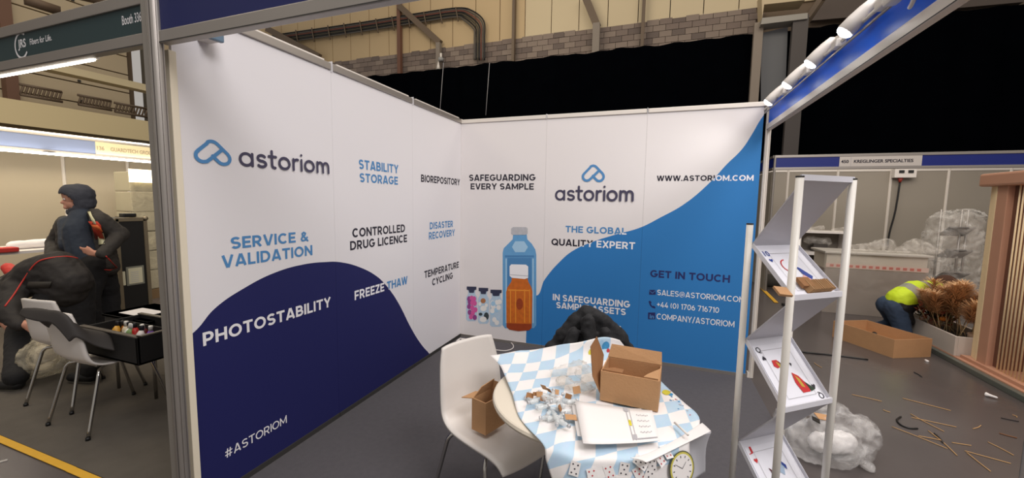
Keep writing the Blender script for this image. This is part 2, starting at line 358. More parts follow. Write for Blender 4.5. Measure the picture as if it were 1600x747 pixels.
def ribbon(bm, pts, t, closed, emit):
    P = [Vector((p[0], p[1])) for p in pts]; n = len(P); L = []
    for i in range(n):
        a = P[i-1] if (i or closed) else None; b = P[(i+1) % n] if (i < n-1 or closed) else None
        d0 = (P[i]-a).normalized() if a is not None else None; d1 = (b-P[i]).normalized() if b is not None else None
        d0 = d0 if d0 is not None else d1; d1 = d1 if d1 is not None else d0
        n0 = Vector((-d0.y, d0.x)); n1 = Vector((-d1.y, d1.x)); m = (n0+n1)
        if m.length < .3: m = n0
        m.normalize(); k = min(1.6, 1/max(.4, m.dot(n0))); L.append((P[i]+m*t/2*k, P[i]-m*t/2*k))
    for i in range(n if closed else n-1): emit([L[i][0], L[i][1], L[(i+1) % n][1], L[(i+1) % n][0]])
def glyphs(t):
    h = t/2; E = lambda cx, cy_, rx, ry, a, b, n=14: arc(cx, cy_, rx, ry, a, b, n); q = (1-h-.5)/2
    V = lambda x, a=0, b=1: [(x, a), (x, b)]; Hh = lambda y, a, b: [(a, y), (b, y)]
    bowl = lambda x0, x1, y0, y1: [(h, y1)]+E(x0, (y0+y1)/2, x1-x0, (y1-y0)/2, 90, -90, 10)+[(h, y0)]
    ring = lambda w_, h0=0, h1=1: ('c', E(w_/2, (h0+h1)/2, w_/2-h, (h1-h0)/2-h, 0, 345, 23))
    return {'A': (.86, [[(.09, 0), (.41, 1)], [(.77, 0), (.45, 1)], Hh(.25, .2, .66)]), 'B': (.74, [V(h), bowl(.40, .68-h, .51, 1-h), bowl(.42, .74-h, h, .51)]),
     'C': (.86, [E(.46, .5, .46-h, .5-h, 44, 316, 20)]), 'D': (.84, [V(h), bowl(.36, .84-h, h, 1-h)]), 'E': (.66, [V(h), Hh(h, 0, .66), Hh(.5, 0, .60), Hh(1-h, 0, .66)]),
     'F': (.62, [V(h), Hh(.46, 0, .56), Hh(1-h, 0, .62)]), 'G': (.93, [E(.47, .5, .47-h, .5-h, 44, 350, 22), Hh(.45, .50, .93)]), 'H': (.80, [V(h), V(.80-h), Hh(.5, 0, .8)]),
     'I': (t, [V(h)]), 'L': (.60, [V(h), Hh(h, 0, .60)]), 'M': (.98, [V(h), V(.98-h), [(h, .93), (.49, .22), (.98-h, .93)]]), 'N': (.82, [V(h), V(.82-h), [(h, .93), (.82-h, .07)]]),
     'O': (.96, [ring(.96)]), 'P': (.70, [V(h), bowl(.36, .70-h, .40, 1-h)]), 'Q': (.96, [ring(.96), [(.56, .34), (.90, .0)]]), 'R': (.76, [V(h), bowl(.36, .72-h, .42, 1-h), [(.36, .42), (.66, 0)]]),
     'S': (.72, [E(.36, .5+q, .36-h, q, 28, 270, 14)+E(.36, .5-q, .36-h, q, 90, -152, 14)[1:]]), 'T': (.74, [Hh(1-h, 0, .74), V(.37)]), 'U': (.80, [[(h, 1)]+E(.4, .38, .4-h, .38-h, 180, 360, 12)+[(.8-h, 1)]]),
     'V': (.84, [[(.09, 1), (.40, 0)], [(.75, 1), (.44, 0)]]), 'W': (1.18, [[(.08, 1), (.32, 0)], [(.57, 1), (.35, 0)], [(.61, 1), (.83, 0)], [(1.10, 1), (.86, 0)]]), 'X': (.80, [[(.08, 0), (.72, 1)], [(.72, 0), (.08, 1)]]),
     'Y': (.80, [[(.08, 1), (.40, .44)], [(.72, 1), (.40, .44)], V(.40, 0, .5)]), 'Z': (.70, [Hh(h, 0, .70), Hh(1-h, 0, .70), [(.10, .08), (.60, .92)]]), ' ': (.26, []), '.': (t, [Hh(h, 0, t)]),
     '/': (.46, [[(.04, -.06), (.42, 1.06)]]), '#': (.86, [[(.24, 0), (.32, 1)], [(.54, 0), (.62, 1)], Hh(.32, .03, .80), Hh(.68, .06, .83)]), '+': (.60, [Hh(.5, .02, .58), V(.30, .22, .78)]),
     '(': (.30, [E(.42, .5, .34, .58, 130, 230, 8)]), ')': (.30, [E(-.12, .5, .34, .58, 50, -50, 8)]), '0': (.72, [ring(.72)]), '1': (.36, [[(.03, .80), (.27, .92)], V(.27)]), '4': (.70, [[(.46, 1), (.08, .30)], Hh(.27, .0, .70), V(.50, 0, .58)]),
     '6': (.68, [ring(.68, 0, .64), E(.62, .32, .62-h, .62, 112, 178, 8)]), '7': (.64, [Hh(1-h, 0, .64), [(.57, .92), (.22, 0)]]),
     '@': (1.0, [E(.5, .45, .45, .47, -55, 285, 22), ('c', E(.47, .45, .17, .19, 0, 330, 12)), V(.68, .26, .66)]),
     '&': (.82, [[(.78, 0), (.22, .64), (.19, .80), (.35, .91), (.51, .80), (.45, .64), (.19, .46), (h, .27), (.17, .11), (.36, h), (.56, .17), (.72, .46)]])}
def print_line(s_, m, parent, O, X, Y, w_, h_, t=.19):
    O, X, Y = Vector(O), Vector(X), Vector(Y); Nv = X.cross(Y); g = glyphs(t); gap = .11; tot = sum(g[c][0]+gap for c in s_)-gap; k = w_/tot; bm = bmesh.new(); x = 0
    for c in s_:
        W, st_ = g[c]
        for p_ in st_:
            cl_ = isinstance(p_, tuple); pts_ = p_[1] if cl_ else p_
            def emit(quad): 
                nz = Nv*(.00002*(len(bm.faces) % 40)); bm.faces.new([bm.verts.new(O+nz+X*((x+v.x)*k)+Y*(v.y*h_)) for v in quad])
            ribbon(bm, pts_, t*(.6 if c == '@' else .85 if c in '#&' else 1), cl_, emit)
        x += W+gap
    me = bpy.data.meshes.new('lettering'); bm.to_mesh(me); bm.free(); return link('lettering', me, m, parent, True)
# lettering on the walls, each line set between its measured ends
def line_on(s, wall, px, m, bold=.03, top=None, lower=False, sp_=1.0):
    """px = (left x, top y, bottom y, right x, top y, bottom y) of the cap box in the photograph"""
    lx, lt, lb, rx, rt, rb = px; ax = 'x' if wall is wall_left else 'y'
    a, b, c, d = un(lx, lb, ax, 0), un(lx, lt, ax, 0), un(rx, rb, ax, 0), un(rx, rt, ax, 0)
    z0 = (a.z+c.z)/2; h_ = ((b.z-a.z)+(d.z-c.z))/2
    if wall is wall_left: O = Vector((.0012, a.y, z0)); X = Vector((0, 1, 0)); w_ = c.y-a.y
    else: O = Vector((a.x, -.0012, z0)); X = Vector((1, 0, 0)); w_ = c.x-a.x
    return print_line(s, m, wall, O, X, (0, 0, 1), w_, h_, bold)
LL = [('SERVICE &', (360.8, 369.6, 388.8, 481.9, 362, 377.3), print_mid), ('VALIDATION', (346.8, 398.5, 417.6, 488.1, 383.5, 399.9), print_mid),
      ('PHOTOSTABILITY', (317.2, 518.6, 538.4, 516.7, 464.6, 481), print_white), ('#ASTORIOM', (351.4, 700, 715, 448, 650.7, 662), print_white),
      ('STABILITY', (560.6, 249.4, 263.4, 622.3, 257.5, 271.4), print_mid), ('STORAGE', (562, 270.7, 284.6, 621.6, 275.9, 288.7), print_mid),
      ('BIOREPOSITORY', (657.8, 272.4, 283.9, 718.4, 280.1, 290), print_black), ('CONTROLLED', (550.5, 356, 369.9, 632.7, 351.1, 363.7), print_black),
      ('DRUG LICENCE', (547.1, 376.9, 390.1, 635.8, 366.4, 379), print_black), ('DISASTER', (671.4, 346.9, 357.7, 707.6, 345.2, 355.3), print_mid),
      ('RECOVERY', (670, 362.3, 373, 710.4, 358.8, 369.6), print_mid), ('TEMPERATURE', (663, 422.8, 434, 716.6, 409.3, 419), print_black),
      ('CYCLING', (675.2, 434.3, 444.8, 707.2, 426.7, 436.8), print_black), ('FREEZE THAW', (554, 453.5, 467.5, 636.5, 432.2, 444.8), tL)]
for s, px, m in LL: line_on(s, wall_left, px, m, .20 if s[0] != '#' else .14)
RR = [('SAFEGUARDING', (733, 272.8, 282.9, 836.8, 272.1, 282.2), print_black), ('EVERY SAMPLE', (735.4, 286.4, 296.4, 834, 286.7, 296), print_black),
      ('WWW.ASTORIOM.COM', (1026.2, 274.8, 283.1, 1177.2, 273.1, 282.3), tR), ('THE GLOBAL', (883.5, 353.2, 363.6, 978.9, 355.7, 366), tR2),
      ('QUALITY EXPERT', (861.5, 373.1, 383.9, 992.2, 378.1, 388.9), tR), ('IN SAFEGUARDING', (863.6, 460.7, 470.2, 984.3, 468.5, 479.7), print_white),
      ('SAMPLE ASSETS', (869, 472.7, 482.2, 977.6, 481.4, 491.8), print_white), ('GET IN TOUCH', (1015.8, 422.5, 433.7, 1140.3, 429.1, 440.7), print_navy),
      ('SALES@ASTORIOM.COM', (1026.6, 454, 462.3, 1164, 462.3, 471.5), print_white), ('+44 (0) 1706 716710', (1026.2, 472.7, 481, 1123.3, 478.9, 488), print_white),
      ('COMPANY/ASTORIOM', (1025.8, 490.5, 499.6, 1147.3, 500.9, 510.4), print_white)]
for s, px, m in RR: line_on(s, wall_back, px, m, .15 if s[0] in '+C' or '@' in s else .20)

# the mark: two overlapping rounded loops, and the lower case word built from round strokes
def mark(wall, O, X, w_, h_):
    bm = bmesh.new(); wd = .135
    def loop(cx, cy_, L, r, ang):
        ca, sa = math.cos(math.radians(ang)), math.sin(math.radians(ang)); p = []
        for t in range(13): a = math.radians(-90+180*t/12); p.append((L/2+r*math.cos(a), r*math.sin(a)))
        for t in range(13): a = math.radians(90+180*t/12); p.append((-L/2+r*math.cos(a), r*math.sin(a)))
        return [(cx+x*ca-y*sa, cy_+x*sa+y*ca) for x, y in p]
    sc = lambda P: [(x*w_/1.32, y*h_/1.0) for x, y in P]
    big = [(.10, .44), (.46, .86)]
    # outer outline: left loop up over the top, down the right lobe
    out = arc(.33, .33, .25, .25, 135, 315, 14)
    P = [(.155, .515), (.45, .82)] + arc(.62, .70, .23, .23, 135, 45, 10)[1:] + [(.80, .85), (1.14, .50)] + arc(.98, .32, .23, .23, 45, -135, 12)[1:] + [(.72, .26), (.62, .37)]
    stroke(bm, sc(P), wd*h_, O, X, (0, 0, 1))
    P = [(.155, .515)] + arc(.30, .34, .225, .225, 130, 290, 12) + [(.42, .14), (.56, .27), (.92, .63)]
    stroke(bm, sc(P), wd*h_, O, X, (0, 0, 1))
    me = bpy.data.meshes.new('logo_mark'); bm.to_mesh(me); bm.free(); link('logo_mark', me, print_mid, wall, True)
def word(wall, O, X, w_, xh):
    wd = .2*xh; bm = bmesh.new(); r = .5-.1; adv = 0; W = []
    def ring(c): return arc(c, .5, .4, .4, 0, 360, 24)
    gl = {'a': (1.12, [ring(.5), [(.9, .1), (.9, .9)]]),
          's': (.85, [arc(.43, .70, .27, .20, 35, 180, 8)+arc(.43, .70, .27, .20, 180, 250, 4)+[(.5, .5)]+arc(.43, .30, .29, .20, 70, -145, 12)]),
          't': (.78, [[(.32, 1.28), (.32, .3)]+arc(.52, .3, .2, .2, 180, 280, 6), [(.1, .9), (.62, .9)]]),
          'o': (1.08, [ring(.5)]), 'r': (.68, [[(.15, .1), (.15, .9)], arc(.45, .52, .3, .38, 180, 75, 8)]),
          'i': (.36, [[(.15, .1), (.15, .9)], [(.15, 1.28), (.151, 1.28)]]),
          'm': (1.5, [[(.15, .1), (.15, .9)], [(.15, .1), (.15, .55)]+arc(.42, .56, .27, .34, 180, 0, 10)+[(.69, .1)], [(.69, .1), (.69, .55)]+arc(.96, .56, .27, .34, 180, 0, 10)+[(1.23, .1)]])}
    tot = sum(gl[c][0] for c in 'astoriom') - .15; x = 0; s = w_/tot
    for c in 'astoriom':
        for P in gl[c][1]: stroke(bm, [((x+a)*s, b*xh) for a, b in P], wd, O, X, (0, 0, 1))
        x += gl[c][0]
    me = bpy.data.meshes.new('logo_word'); bm.to_mesh(me); bm.free(); link('logo_word', me, mat('charcoal violet print', (62, 58, 82), .6), wall, True)
a, b, c = un(302.5, 262, 'x', 0), un(364.4, 266, 'x', 0), un(330, 218, 'x', 0)
mark(wall_left, (.0014, a.y, b.z+.015), (0, 1, 0), b.y-a.y, (c.z-b.z)-.015)
a, b, c = un(373, 260, 'x', 0), un(513.6, 272, 'x', 0), un(373, 236.7, 'x', 0)
word(wall_left, (.0014, a.y, (a.z+b.z)/2), (0, 1, 0), b.y-a.y, c.z-a.z)
a, b, c = un(908.4, 285.5, 'y', 0), un(946.1, 285.5, 'y', 0), un(927, 257, 'y', 0)
mark(wall_back, (a.x, -.0014, a.z), (1, 0, 0), b.x-a.x, c.z-a.z)
a, b, c = un(867, 313.5, 'y', 0), un(990.5, 314, 'y', 0), un(867, 296.5, 'y', 0)
word(wall_back, (a.x, -.0014, a.z), (1, 0, 0), b.x-a.x, c.z-a.z)

# contact icons
def wp(px, py, o=.0012): v = un(px, py, 'y', 0); v.y = -o; return v
def rect_px(x0_, y0_, x1_, y1_, o): return [wp(x0_, y1_, o), wp(x1_, y1_, o), wp(x1_, y0_, o), wp(x0_, y0_, o)]
flat('envelope_icon', rect_px(1014.3, 453, 1024.5, 460.4, .0012), print_navy, wall_back)
flat('envelope_flap', [wp(1014.3, 453.3, .002), wp(1019.4, 457.6, .002), wp(1024.5, 453.3, .002), wp(1024.5, 454.2, .002), wp(1019.4, 458.6, .002), wp(1014.3, 454.2, .002)], mat('flap blue', (70, 130, 186), .6), wall_back)
a = wp(1015.2, 471.6); bm = bmesh.new()
stroke(bm, [(.0, .0), (.004, -.02), (.014, -.038), (.03, -.05), (.045, -.052)], .013, a, (1, 0, 0), (0, 0, 1)); stroke(bm, [(0, 0), (.006, -.006)], .02, a, (1, 0, 0), (0, 0, 1)); stroke(bm, [(.045, -.052), (.038, -.046)], .02, a, (1, 0, 0), (0, 0, 1))
me = bpy.data.meshes.new('phone_icon'); bm.to_mesh(me); bm.free(); link('phone_icon', me, print_navy, wall_back, True)
flat('network_icon', rect_px(1012.6, 488.3, 1023.8, 498.8, .0012), print_navy, wall_back)
a = wp(1014.8, 497.3, .002); fit_text('in', mat('icon letters', (70, 130, 186), .6), wall_back, a, (1, 0, 0), (0, 0, 1), .042, .04, .03, name='icon_letters')

# printed bottles on the back wall
def pp(pts, o): return [wp(x, y, o) for x, y in pts]
bl = mat('printed blue glass', (96, 154, 200), .6, 0, .10, 14); bl2 = mat('printed pale blue', (160, 196, 222), .6); bl3 = mat('printed deep blue', (70, 126, 176), .6)
amb = mat('printed amber', (196, 100, 24), .6, 0, .35, 22); amb2 = mat('printed dark amber', (148, 58, 16), .6, 0, .2, 20); amb3 = mat('printed light amber', (226, 140, 44), .6)
capw = mat('printed white cap', (236, 234, 236), .6); capg = mat('printed cap shade', (190, 188, 194), .6); silver = mat('printed silver cap', (178, 178, 182), .6, 0, .2, 30)
flat('printed_bottle', pp([(785.5, 508), (785.5, 395), (787, 388), (795, 380), (801, 374), (802, 366), (823, 366), (824, 374), (831, 381), (836.5, 390), (838, 398), (838, 508), (834, 513), (789, 513)], .0012), bl, wall_back)
flat('printed_bottle_band', pp([(789, 399), (834.5, 399), (834.5, 402), (789, 402)], .002), bl3, wall_back)
flat('printed_bottle_core', pp([(793, 505), (793, 403), (830.5, 403), (830.5, 505)], .0018), bl3, wall_back)
flat('printed_bottle_glint', pp([(790, 505), (790, 404), (792, 404), (792, 505)], .0024), bl2, wall_back)
flat('printed_bottle_glint', pp([(832, 505), (832, 404), (834, 404), (834, 505)], .0024), bl2, wall_back)
flat('printed_bottle_shoulder', pp([(800, 386), (805, 377), (819, 377), (825, 386), (820, 394), (805, 394)], .002), bl2, wall_back)
flat('printed_bottle_cap', pp([(799, 365), (799, 357), (802, 354.8), (822, 354.8), (824.5, 357), (824.5, 365), (821, 367), (802, 367)], .003), silver, wall_back)
flat('printed_amber_bottle', pp([(791.5, 511), (791, 456), (793, 449), (799, 440), (800, 434), (824, 434), (826, 441), (830.5, 449), (832, 456), (831, 512), (827, 516), (810, 517.5), (796, 515)], .0030), amb, wall_back)
flat('printed_amber_base', pp([(791.5, 505), (831, 506), (830.5, 512), (827, 516), (810, 517.5), (796, 515), (792, 511)], .0036), amb2, wall_back)
flat('printed_amber_centre', pp(arc(812, 475, 5.5, 9, 0, 350, 16), .0036), amb2, wall_back)
for xx in (797, 805, 819, 827): flat('printed_amber_glint', pp([(xx, 504), (xx, 452), (xx+1.6, 452), (xx+1.6, 504)], .0040), amb3, wall_back)
flat('printed_amber_glint', pp([(794, 452), (828, 453), (828, 455), (794, 454.4)], .0042), amb3, wall_back)
flat('printed_amber_cap', pp([(796.5, 431), (796.5, 416), (799, 413), (822, 413.5), (825.5, 416.5), (825.5, 434), (820, 436), (800, 434)], .0046), capw, wall_back)
flat('printed_cap_line', pp([(797, 428.6), (825.5, 430.6), (825.5, 431.8), (797, 429.8)], .0050), capg, wall_back)
vg = mat('printed vial glass', (176, 198, 216), .6, 0, .12, 30); vcap = mat('printed vial stopper', (44, 48, 74), .6)
pink = mat('printed pink tablets', (204, 84, 150), .6); ppl = mat('printed purple tablets', (140, 60, 130), .6); wht = mat('printed pale tablets', (228, 226, 222), .6); brn = mat('printed brown tablet', (168, 110, 70), .6); dgr = mat('printed dark capsules', (52, 62, 66), .6)
for (x0_, x1_, yt, yb) in ((728.5, 745.5, 447.5, 502), (747, 764, 449.5, 506), (765.5, 785, 452.5, 510.5)):
    c_ = (x0_+x1_)/2
    flat('printed_vial', pp([(x0_, yb-3), (x0_, yt+17), (x0_+3, yt+12), (x0_+3, yt+5), (x1_-3, yt+5), (x1_-3, yt+12), (x1_, yt+17), (x1_, yb-3), (x1_-3, yb), (x0_+3, yb)], .0012), vg, wall_back)
    flat('printed_stopper', pp([(x0_+1, yt), (x1_-1, yt+.5), (x1_-1, yt+5), (x1_-4, yt+6), (x1_-5, yt+10), (x0_+5, yt+10), (x0_+4, yt+6), (x0_+1, yt+5)], .003), vcap, wall_back)
def pill(x, y, rx, ry, m, o=.0022): flat('printed_tablet', pp(arc(x, y, rx, ry, 0, 345, 11), o), m, wall_back)
for i, (x, y) in enumerate(((733, 467), (737, 466), (741, 467), (734, 472), (738, 473), (742, 474), (733, 479), (738, 481), (743, 484), (734, 488), (739, 489), (736, 495), (742, 496))): pill(x, y, 3.2, 4.2, pink if i % 3 else ppl, .0020+i*.0001)
for i, (x, y, rx, ry, m) in enumerate(((755, 470, 4, 4, brn), (755.5, 482, 5, 4.5, wht), (751, 491, 3, 2.5, dgr), (760, 494, 4, 6, dgr), (755, 499, 5.5, 4.5, wht), (750, 475, 2.5, 3, wht), (760, 477, 2.5, 3, wht))): pill(x, y, rx, ry, m, .0020+i*.0001)
for i in range(14): pill(769+random.random()*12, 470+random.random()*36, 3.6, 4, wht if i % 3 else bl2, .0020+i*.0001)

# socket and cable in the back corner
s_ = empty('floor_socket', (.10, -.17, 0), label='small white floor socket in the back corner of the carpet', cat='socket')
B('socket_body', (-.04, -.05, 0), (.07, .05, .028), white_pl, s_, .006)
for dx in (-.01, .035): B('socket_opening', (dx-.008, -.012, .0275), (dx+.008, .012, .030), black_m, s_)
pts = spline([un(712, 536, 'z', .006), un(740, 533, 'z', .006), un(775, 529, 'z', .006), un(797, 535, 'z', .006), un(802, 543, 'z', .006), un(790, 548, 'z', .006), un(768, 546, 'z', .006)], 6)
tagp(T('white_cable', pts, .005, white_pl, n=8), 'white cable looped on the carpet at the foot of the back wall', 'cable')

# ------------------------------------------------------------------ fascias of this stand
def fascia(name, p0, p1, z0, z1, board, label, cat='sign board', side=1, rail=.052):
    """board between two aluminium rails from p0 to p1 (x, y); side: outward normal sign"""
    p0, p1 = Vector((*p0, 0)), Vector((*p1, 0)); d = (p1-p0).normalized(); n = Vector((-d.y, d.x, 0)); L = (p1-p0).length
    e = empty(name, p0, label=label, cat=cat); M_ = Matrix((( d.x, n.x, 0, p0.x), (d.y, n.y, 0, p0.y), (0, 0, 1, 0), (0, 0, 0, 1)))
    B('board', (0, -.008, z0+rail-.004), (L, .008, z1-rail+.004), board, e, world=True, mtx=M_)
    for a_, b_, nm in ((z0, z0+rail, 'bottom_rail'), (z1-rail, z1, 'top_rail')):
        B(nm, (0, -.018, a_), (L, .018, b_), alu, e, .004, world=True, mtx=M_)
    B('rail_groove', (0, -.0185, z0+.002), (L, .0185, z0+.006), alu_dark, e, world=True, mtx=M_)
    return e, M_, L
fascia('front_fascia', (.072, -2.93), (2.96, -2.93), 2.232, 2.50, blue_d, 'blue header board with aluminium rails across the front of the stand, above the logo wall')
alu, alu_keep = alu_w, alu
rf, _, _ = fascia('side_fascia', (2.985, -2.86), (2.985, -.02), 2.232, 2.49, blue_f, 'spotlit blue header board along the open right side carrying the spotlights')
alu = alu_keep
T('mounting_bar', [(2.93, -2.8, 2.40), (2.93, -.06, 2.40)], .008, alu_w, rf, world=True)
T('mounting_bar', [(2.935, -2.8, 2.37), (2.935, -.06, 2.37)], .006, alu, rf, world=True)
octpost('front_right_post', 2.985, -2.83, 0, 2.49, None, r=.022, label='slim aluminium post at the right front corner beside the aisle', cat='post')
# spotlights
lamp_em = mat('lit lamp face', (255, 255, 255), .5, emis=(255, 255, 255), es=14)
def spot(y, first, lab):
    e = empty('spotlight', (2.93, y, 2.40), label=lab, cat='spotlight', group='spotlights on the right header board')
    d = Vector((-.62, .22, -.75)).normalized(); c = Vector((2.875, y, 2.375)); rot = d.to_track_quat('Z', 'Y').to_matrix().to_4x4()
    bm = bmesh.new(); lathe(bm, [(.010, -.150), (.022, -.142), (.031, -.10), (.036, -.05), (.037, -.004), (.034, 0)], 20, c, rot); obj('lamp_body', bm, white_pl, e, True, True)
    bm = bmesh.new(); lathe(bm, [(.034, -.004), (.033, .006), (.024, .016), (.01, .021)], 20, c, rot); obj('lamp_face', bm, lamp_em, e, False, True)
    j = c - d*.148
    T('lamp_arm', [j, j+Vector((.02, -.03, .005)), Vector((2.925, y-.20, 2.395))], .007, white_pl, e, 8, True)
    B('junction_box', (2.905, y-.25, 2.375), (2.95, y-.18, 2.415), white_pl, e, .008, world=True)
    l = bpy.data.lights.new('spotlight_glow', 'SPOT'); l.energy = 5; l.color = (1, .98, .97); l.shadow_soft_size = .03; l.spot_size = 2.3; l.spot_blend = .7
    o = bpy.data.objects.new('spotlight_glow', l); C.objects.link(o); o.location = c + d*.03; o.rotation_euler = d.to_track_quat('-Z', 'Y').to_euler()
for i, (y, lab) in enumerate(((-.45, 'lit white spotlight at the far corner end of the blue header board'), (-.93, 'lit white spotlight second from the back wall corner'), (-1.36, 'lit white spotlight third from the back wall corner'), (-1.80, 'lit white spotlight nearest the camera on the blue header board'))): spot(y, i == 0, lab)
e = empty('junction_coupler', (2.92, -2.12, 2.38), label='white connector box with looped cable, last on the lamp bar near the camera', cat='connector')
B('coupler_body', (2.90, -2.16, 2.36), (2.945, -2.06, 2.40), white_pl, e, .01, world=True)
T('cable_loop', spline([(2.92, -2.16, 2.37), (2.915, -2.21, 2.34), (2.92, -2.24, 2.31), (2.93, -2.20, 2.30), (2.94, -2.26, 2.36), (2.94, -2.4, 2.39)], 6), .007, white_pl, e, 8, True)
tagp(T('lamp_cable', spline([(2.94, -2.3, 2.425), (2.94, -1.8, 2.418), (2.94, -1.1, 2.424), (2.94, -.4, 2.418)], 6), .005, white_pl, n=6), 'white cable clipped along the lamp bar', 'cable')
a = un(330, 60, 'y', -2.72)
e = empty('header_spotlight', a, label='white box spotlight with grey end tucked behind the front header above the logo', cat='spotlight')
B('lamp_body', (a.x-.08, a.y-.03, a.z-.012), (a.x+.02, a.y+.03, a.z+.06), white_pl, e, .008, world=True)
B('lamp_end', (a.x+.02, a.y-.032, a.z-.016), (a.x+.045, a.y+.032, a.z+.06), mat('grey blue lens', (96, 120, 140), .3), e, .006, world=True)
T('lamp_arm', [(a.x-.03, a.y, a.z+.05), (a.x-.03, -2.90, a.z+.12)], .008, white_pl, e, 8, True)

# neighbouring left stand header
ge, _, _ = fascia('green_fascia', (-3.2, -2.93), (.012, -2.93), 2.236, 2.46, green_f, 'dark green header board with white lettering over the stand on the left')
def ly(px, py, o=.0): v = un(px, py, 'y', -2.94); v.y = -2.9385-o; return v
for s, (xa, yb_, xb, h_) in (('Fibers for Life.', (46.5, 70.3, 81, .030)), ('Booth 336', (190.5, 39.5, 221, .040)), ('JRS', (28, 75.5, 40.5, .042))):
    p = ly(xa, yb_); q = ly(xb, yb_); fit_text(s, print_white, ge, p, (1, 0, 0), (0, 0, 1), q.x-p.x, h_, .012 if s != 'JRS' else .03, fam=(0, .729))
p = ly(33, 71); bm = bmesh.new(); stroke(bm, [(x, y) for x, y in arc(0, 0, .062, .062, 60, 320, 22)], .011, p, (1, 0, 0), (0, 0, 1))
me = bpy.data.meshes.new('ring_emblem'); bm.to_mesh(me); bm.free(); link('ring_emblem', me, print_white, ge, True)
tube_m = mat('lit strip light', (255, 250, 240), .5, emis=(255, 246, 232), es=9)
e = empty('strip_light', (-1.6, -2.86, 2.24), label='lit strip light under the lower edge of the green header board', cat='light')
B('light_tube', (-2.9, -2.912, 2.231), (-.50, -2.898, 2.240), tube_m, e, world=True); B('light_housing', (-2.95, -2.911, 2.240), (-.48, -2.89, 2.256), white_pl, e, world=True)

# ------------------------------------------------------------------ chairs
def chair_proto(name, loc, rz, label, group=None):
    e = empty(name, loc, rz, label=label, cat='chair', group=group)
    prof = [(-.015, .83, .165), (.0, .74, .185), (.018, .64, .197), (.03, .55, .202), (.05, .49, .205), (.10, .455, .207), (.18, .443, .207), (.30, .445, .205), (.40, .45, .203), (.465, .44, .2), (.50, .41, .196)]
    sp3 = spline([(a, b, c) for a, b, c in prof], 4); P = []
    for q in sp3:
        row = []
        for j in range(13):
            u = -1+2*j/12; dish = (1-abs(u)**2.2)
            row.append(Vector((q.x - (dish*.02 if q.y > .5 else 0), u*q.z, q.y - (dish*.018 if q.y < .5 else 0) - (.0 if q.y < .8 else abs(u)**6*.006))))
        P.append(row)
    sh = grid('seat_shell', P, white_pl, e, .012)
    for sx, sy_ in ((1, 1), (1, -1), (-1, 1), (-1, -1)):
        x0_, x1_ = (.34, .46) if sx > 0 else (.12, .0); 
        pts = spline([(.23, sy_*.05, .416), (x0_, sy_*.15, .418), (x0_+sx*.03, sy_*.185, .40), (x0_+sx*.05, sy_*.20, .33), (x1_+sx*.01, sy_*.235, .01)], 5)
        lg = T('leg', pts, .0105, chrome, e); T('foot_cap', [(x1_+sx*.01, sy_*.235, 0), (x1_+sx*.01, sy_*.235, .02)], .013, black_m, lg)
    bm = bmesh.new(); box(bm, (.13, -.07, .408), (.33, .07, .420), .004); obj('under_plate', bm, chrome, e)
    return e
def dup(e, loc, rz, label, group=None):
    r = e.copy(); C.objects.link(r); r.location = loc; r.rotation_euler = (0, 0, rz); r['label'] = label
    if group: r['group'] = group
    for ch in list(e.children):
        c = ch.copy(); C.objects.link(c); c.parent = r
        for g in list(ch.children): d = g.copy(); C.objects.link(d); d.parent = c
    return r
chA = chair_proto('shell_chair', (1.185, -2.205, 0), math.radians(-27), 'white shell chair left of the round table with a small carton on its seat')
dup(chA, (1.765, -1.63, 0), math.radians(-86), 'white shell chair behind the table, almost hidden under a black coat')
dup(chA, (-1.52, -2.71, 0), math.radians(90), 'white shell chair in the left stand carrying the open black tool bag')
dup(chA, (-2.04, -2.60, 0), math.radians(97), 'white shell chair in the left stand, behind the one with the tool bag')

# ------------------------------------------------------------------ round table
TC = Vector((1.83, -2.42, 0))
e = empty('round_table', TC, label='round ivory table on a steel pedestal covered by checked paper', cat='table')
bm = bmesh.new(); lathe(bm, [(.0, .715), (.365, .715), (.380, .722), (.384, .732), (.380, .742), (.374, .745)], 64); obj('tabletop', bm, table_w, e, False)
bm = bmesh.new(); lathe(bm, [(.03, .02), (.028, .2), (.028, .70), (.10, .714)], 20); obj('pedestal', bm, chrome, e, True)
bm = bmesh.new(); lathe(bm, [(.22, 0), (.22, .008), (.20, .014), (.03, .03)], 32); obj('base_plate', bm, chrome, e, True)

# checked wrapping paper
def checker_mat():
    m = bpy.data.materials.new('blue and white harlequin paper'); m.use_nodes = True; nt = m.node_tree; b = nt.nodes['Principled BSDF']; b.inputs['Roughness'].default_value = .5
    uv = nt.nodes.new('ShaderNodeUVMap'); ck = nt.nodes.new('ShaderNodeTexChecker'); ck.inputs['Scale'].default_value = 1
    ck.inputs[1].default_value = (*lin((240, 236, 234)), 1); ck.inputs[2].default_value = (*lin((184, 210, 230)), 1)
    n = nt.nodes.new('ShaderNodeTexNoise'); n.inputs['Scale'].default_value = 3; n.inputs['Detail'].default_value = 3
    nt.links.new(uv.outputs[0], n.inputs['Vector']); mx = nt.nodes.new('ShaderNodeMix'); mx.data_type = 'RGBA'; mx.blend_type = 'SOFT_LIGHT'; mx.inputs[0].default_value = .15
    nt.links.new(uv.outputs[0], ck.inputs[0]); nt.links.new(ck.outputs[0], mx.inputs[6]); nt.links.new(n.outputs['Color'], mx.inputs[7]); nt.links.new(mx.outputs[2], b.inputs['Base Color'])
    return m
chk = checker_mat()
e1 = (un(945, 540, 'z', .76)-un(766, 556, 'z', .76)); e1.z = 0; e1.normalize(); e2 = Vector((e1.y, -e1.x, 0)); O_ = un(766, 556, 'z', .76)
def uvp(co):
    d = co-O_; a = d.dot(e1); b = d.dot(e2) + max(0, .75-co.z)
    return ((a + b*.52)/.078, b/.082)
N = lambda x, y, z: un(x, y, 'z', z)
